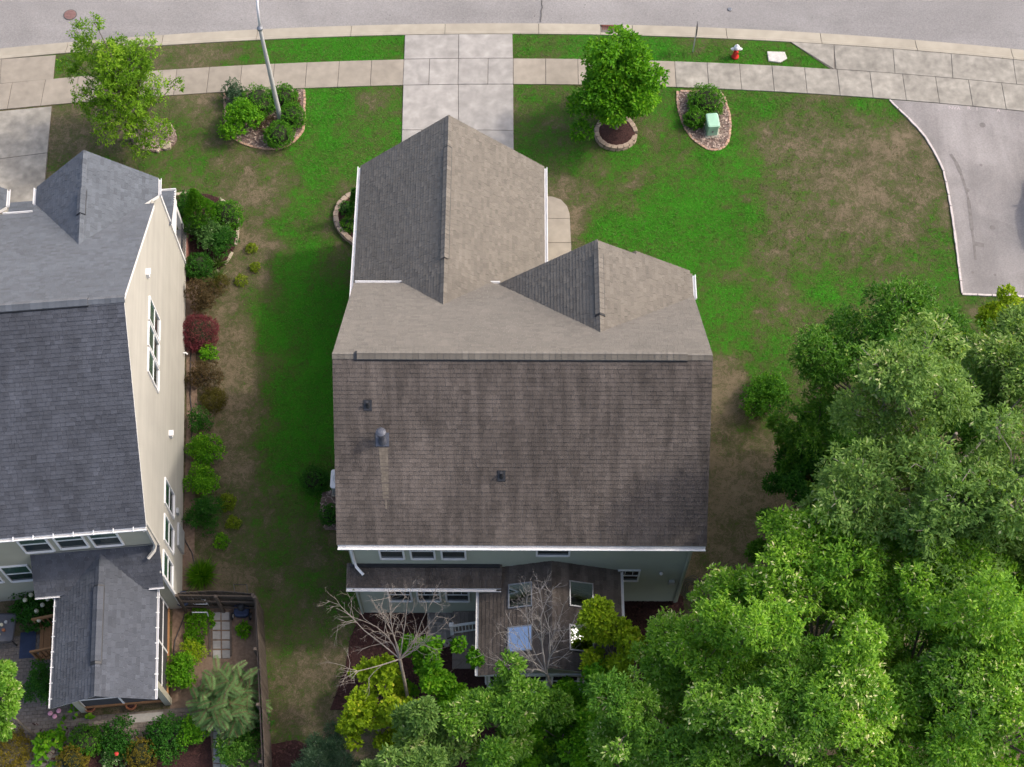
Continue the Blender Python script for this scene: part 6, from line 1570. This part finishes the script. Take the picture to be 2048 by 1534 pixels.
# feathery sumac with pinnate fronds
def sumac():
    x, y = G(455, 1400, 1.2); t = thing('sumac_tree', 'feathery pinnate-leaved sumac spreading over the fence', 'tree', (x, y, 0)); r = np.random.RandomState(77)
    stems = MB(); Pp, D, Nn, L, W, T = [], [], [], [], [], []; rac = MB()
    for k in range(170):
        dd = sph(r, 1)[0]; dd[2] = abs(dd[2]); e = np.array([x, y, .9])+dd*np.array([1.25, 1.15, 1.5])*r.uniform(.45, .95)
        if k % 5 == 0: stems.tube([(x, y, 0), ((x+e[0])/2, (y+e[1])/2, e[2]*.55), tuple(e)], [.045, .03, .012], 6)
        if True:
            b = r.uniform(0, 6.283); ln = r.uniform(.45, .75); pts = []
            for s in np.linspace(0, 1, 9): pts.append(e+np.array([math.cos(b)*ln*s, math.sin(b)*ln*s, -.12*s*s]))
            rac.tube([tuple(p) for p in pts], [.008]*9, 4, cap=False)
            tn = r.normal(.45, .18)
            for i in range(15):
                s = .10+.88*i/15; q = s*8; i0 = min(7, int(q)); p = pts[i0]+(pts[i0+1]-pts[i0])*(q-i0)
                ax = pts[i0+1]-pts[i0]; ax = ax/np.linalg.norm(ax); sd = np.array([-ax[1], ax[0], 0])
                for sg in (-1, 1):
                    Pp.append(p); D.append(sd*sg*.85+ax*.5-np.array([0, 0, .18])); Nn.append([0, 0, 1]); L.append(.19*math.sin(.35+s*2.6)**.6); W.append(.030); T.append(tn+r.normal(0, .12))
    stems.build('stems', M['bark'], t); rac.build('stalks', M['twig_green'], t)
    link(bpy.data.objects.new('fronds', leaf_mesh('fronds', np.array(Pp), np.array(D), np.array(Nn, dtype=float), np.array(L), np.array(W), np.array(T), LM['fern'])), t)
M['twig_green'] = mat('twig_green', (.16, .10, .05), .8, .2)
sumac()

# ---------------------------------------------------------------- grass blades over the turf
def grass():
    r = np.random.RandomState(5); n = 420000
    X = r.uniform(-23, 23.5, n); Y = r.uniform(11.5, 45.1, n)
    Rr = np.hypot(X-ARC_C[0], Y-ARC_C[1])
    keep = (Rr < R_BACK-.03) & ~((Rr > R_WI-.03) & (Rr < R_WO+.03))
    def inside(poly, X, Y):
        c = np.zeros(len(X), bool)
        for i in range(len(poly)):
            a, b = poly[i], poly[i-1]
            if a[1] == b[1]: continue
            c ^= ((a[1] > Y) != (b[1] > Y)) & (X < (b[0]-a[0])*(Y-a[1])/(b[1]-a[1])+a[0])
        return c
    def grow(poly, d):
        cx = sum(p[0] for p in poly)/len(poly); cy = sum(p[1] for p in poly)/len(poly)
        out = []
        for p in poly:
            l = math.hypot(p[0]-cx, p[1]-cy); out.append((p[0]+(p[0]-cx)/l*d, p[1]+(p[1]-cy)/l*d))
        return out
    no = [grow(q, .04) for q in ([dg[0][0], dg[0][2], dg[4][2], dg[4][0]], [AQ[0], BQ[0], BQ[5], AQ[5]], PK+[far[0]]+top_in[:-1],
          [q[0], q[1], G(*h0[0][1]), G(*h0[3][1]), G(-300, 500), G(-300, 130)] if False else [G(-200, 120), G(112, 111), G(104, 213.5), G(80, 490), G(-200, 520)],
          wl, [G(1082, 438), G(1141, 438), G(1147, 584), G(1082, 584)], [G(*p) for p in lampbed], [G(*p) for p in boxbed], ring, cl, [G(*p) for p in hb+[(760, 500), (760, 385)]], [G(*p) for p in nbed],
          [(-5.7, 17.3), (6.1, 17.3), (6.1, 27.5), (.95, 27.5), (.95, 34.1), (-5.95, 34.1), (-5.7, 27.5)], [NW(-15, -4.2)[:2], NW(.05, -4.2)[:2], NW(.05, 12.6)[:2], NW(-15, 12.6)[:2]],
          [NW(-15, -4.2)[:2], NW(3.0, -4.3)[:2], NW(3.4, -16)[:2], NW(-15, -16)[:2]])]
    for p_ in no: keep &= ~inside(p_, X, Y)
    X, Y = X[keep], Y[keep]
    cl_ = vnoise(X, Y, 6.5, 22)-.5+(vnoise(X, Y, 13, 23)-.5)*.7
    L = ragged(X, Y)+cl_*.45
    k = r.rand(len(X)) < np.clip(L*1.3-.2, .05, 1); X, Y, L = X[k], Y[k], L[k]; n = len(X)
    a = r.uniform(0, 6.283, n); D = np.stack([np.cos(a), np.sin(a), r.uniform(.35, 1.2, n)], 1)
    Nn = np.stack([np.cos(a+1.57)*.3, np.sin(a+1.57)*.3, np.ones(n)], 1)+sph(r, n)*.3
    ln = r.uniform(.06, .15, n); wd = r.uniform(.014, .036, n)
    D /= np.linalg.norm(D, axis=1, keepdims=True); Sd = np.cross(D, Nn); Sd /= np.linalg.norm(Sd, axis=1, keepdims=True)
    P0 = np.stack([X, Y, np.full(n, -.005)], 1)
    V = np.empty((n, 3, 3)); V[:, 0] = P0-Sd*wd[:, None]*.5; V[:, 1] = P0+Sd*wd[:, None]*.5; V[:, 2] = P0+D*ln[:, None]
    me = bpy.data.meshes.new('grass'); me.vertices.add(n*3); me.vertices.foreach_set('co', V.ravel())
    me.loops.add(n*3); me.loops.foreach_set('vertex_index', np.arange(n*3, dtype=np.int32)); me.polygons.add(n); me.polygons.foreach_set('loop_start', np.arange(n, dtype=np.int32)*3)
    me.update(calc_edges=True)
    t = np.clip((L-.32)*1.0+r.normal(.05, .2, n), 0, 1)
    at = me.attributes.new('tone', 'FLOAT', 'POINT'); at.data.foreach_set('value', np.repeat(t, 3).astype(np.float32))
    me.materials.append(leafmat('grass_blade', (.118, .106, .048), (.050, .190, .011), (.09, .25, .020), .6, .3, .2))
    tag(link(bpy.data.objects.new('grass', me)), 'green and straw-coloured grass blades growing all over the lawns', 'grass', kind='stuff')
grass()
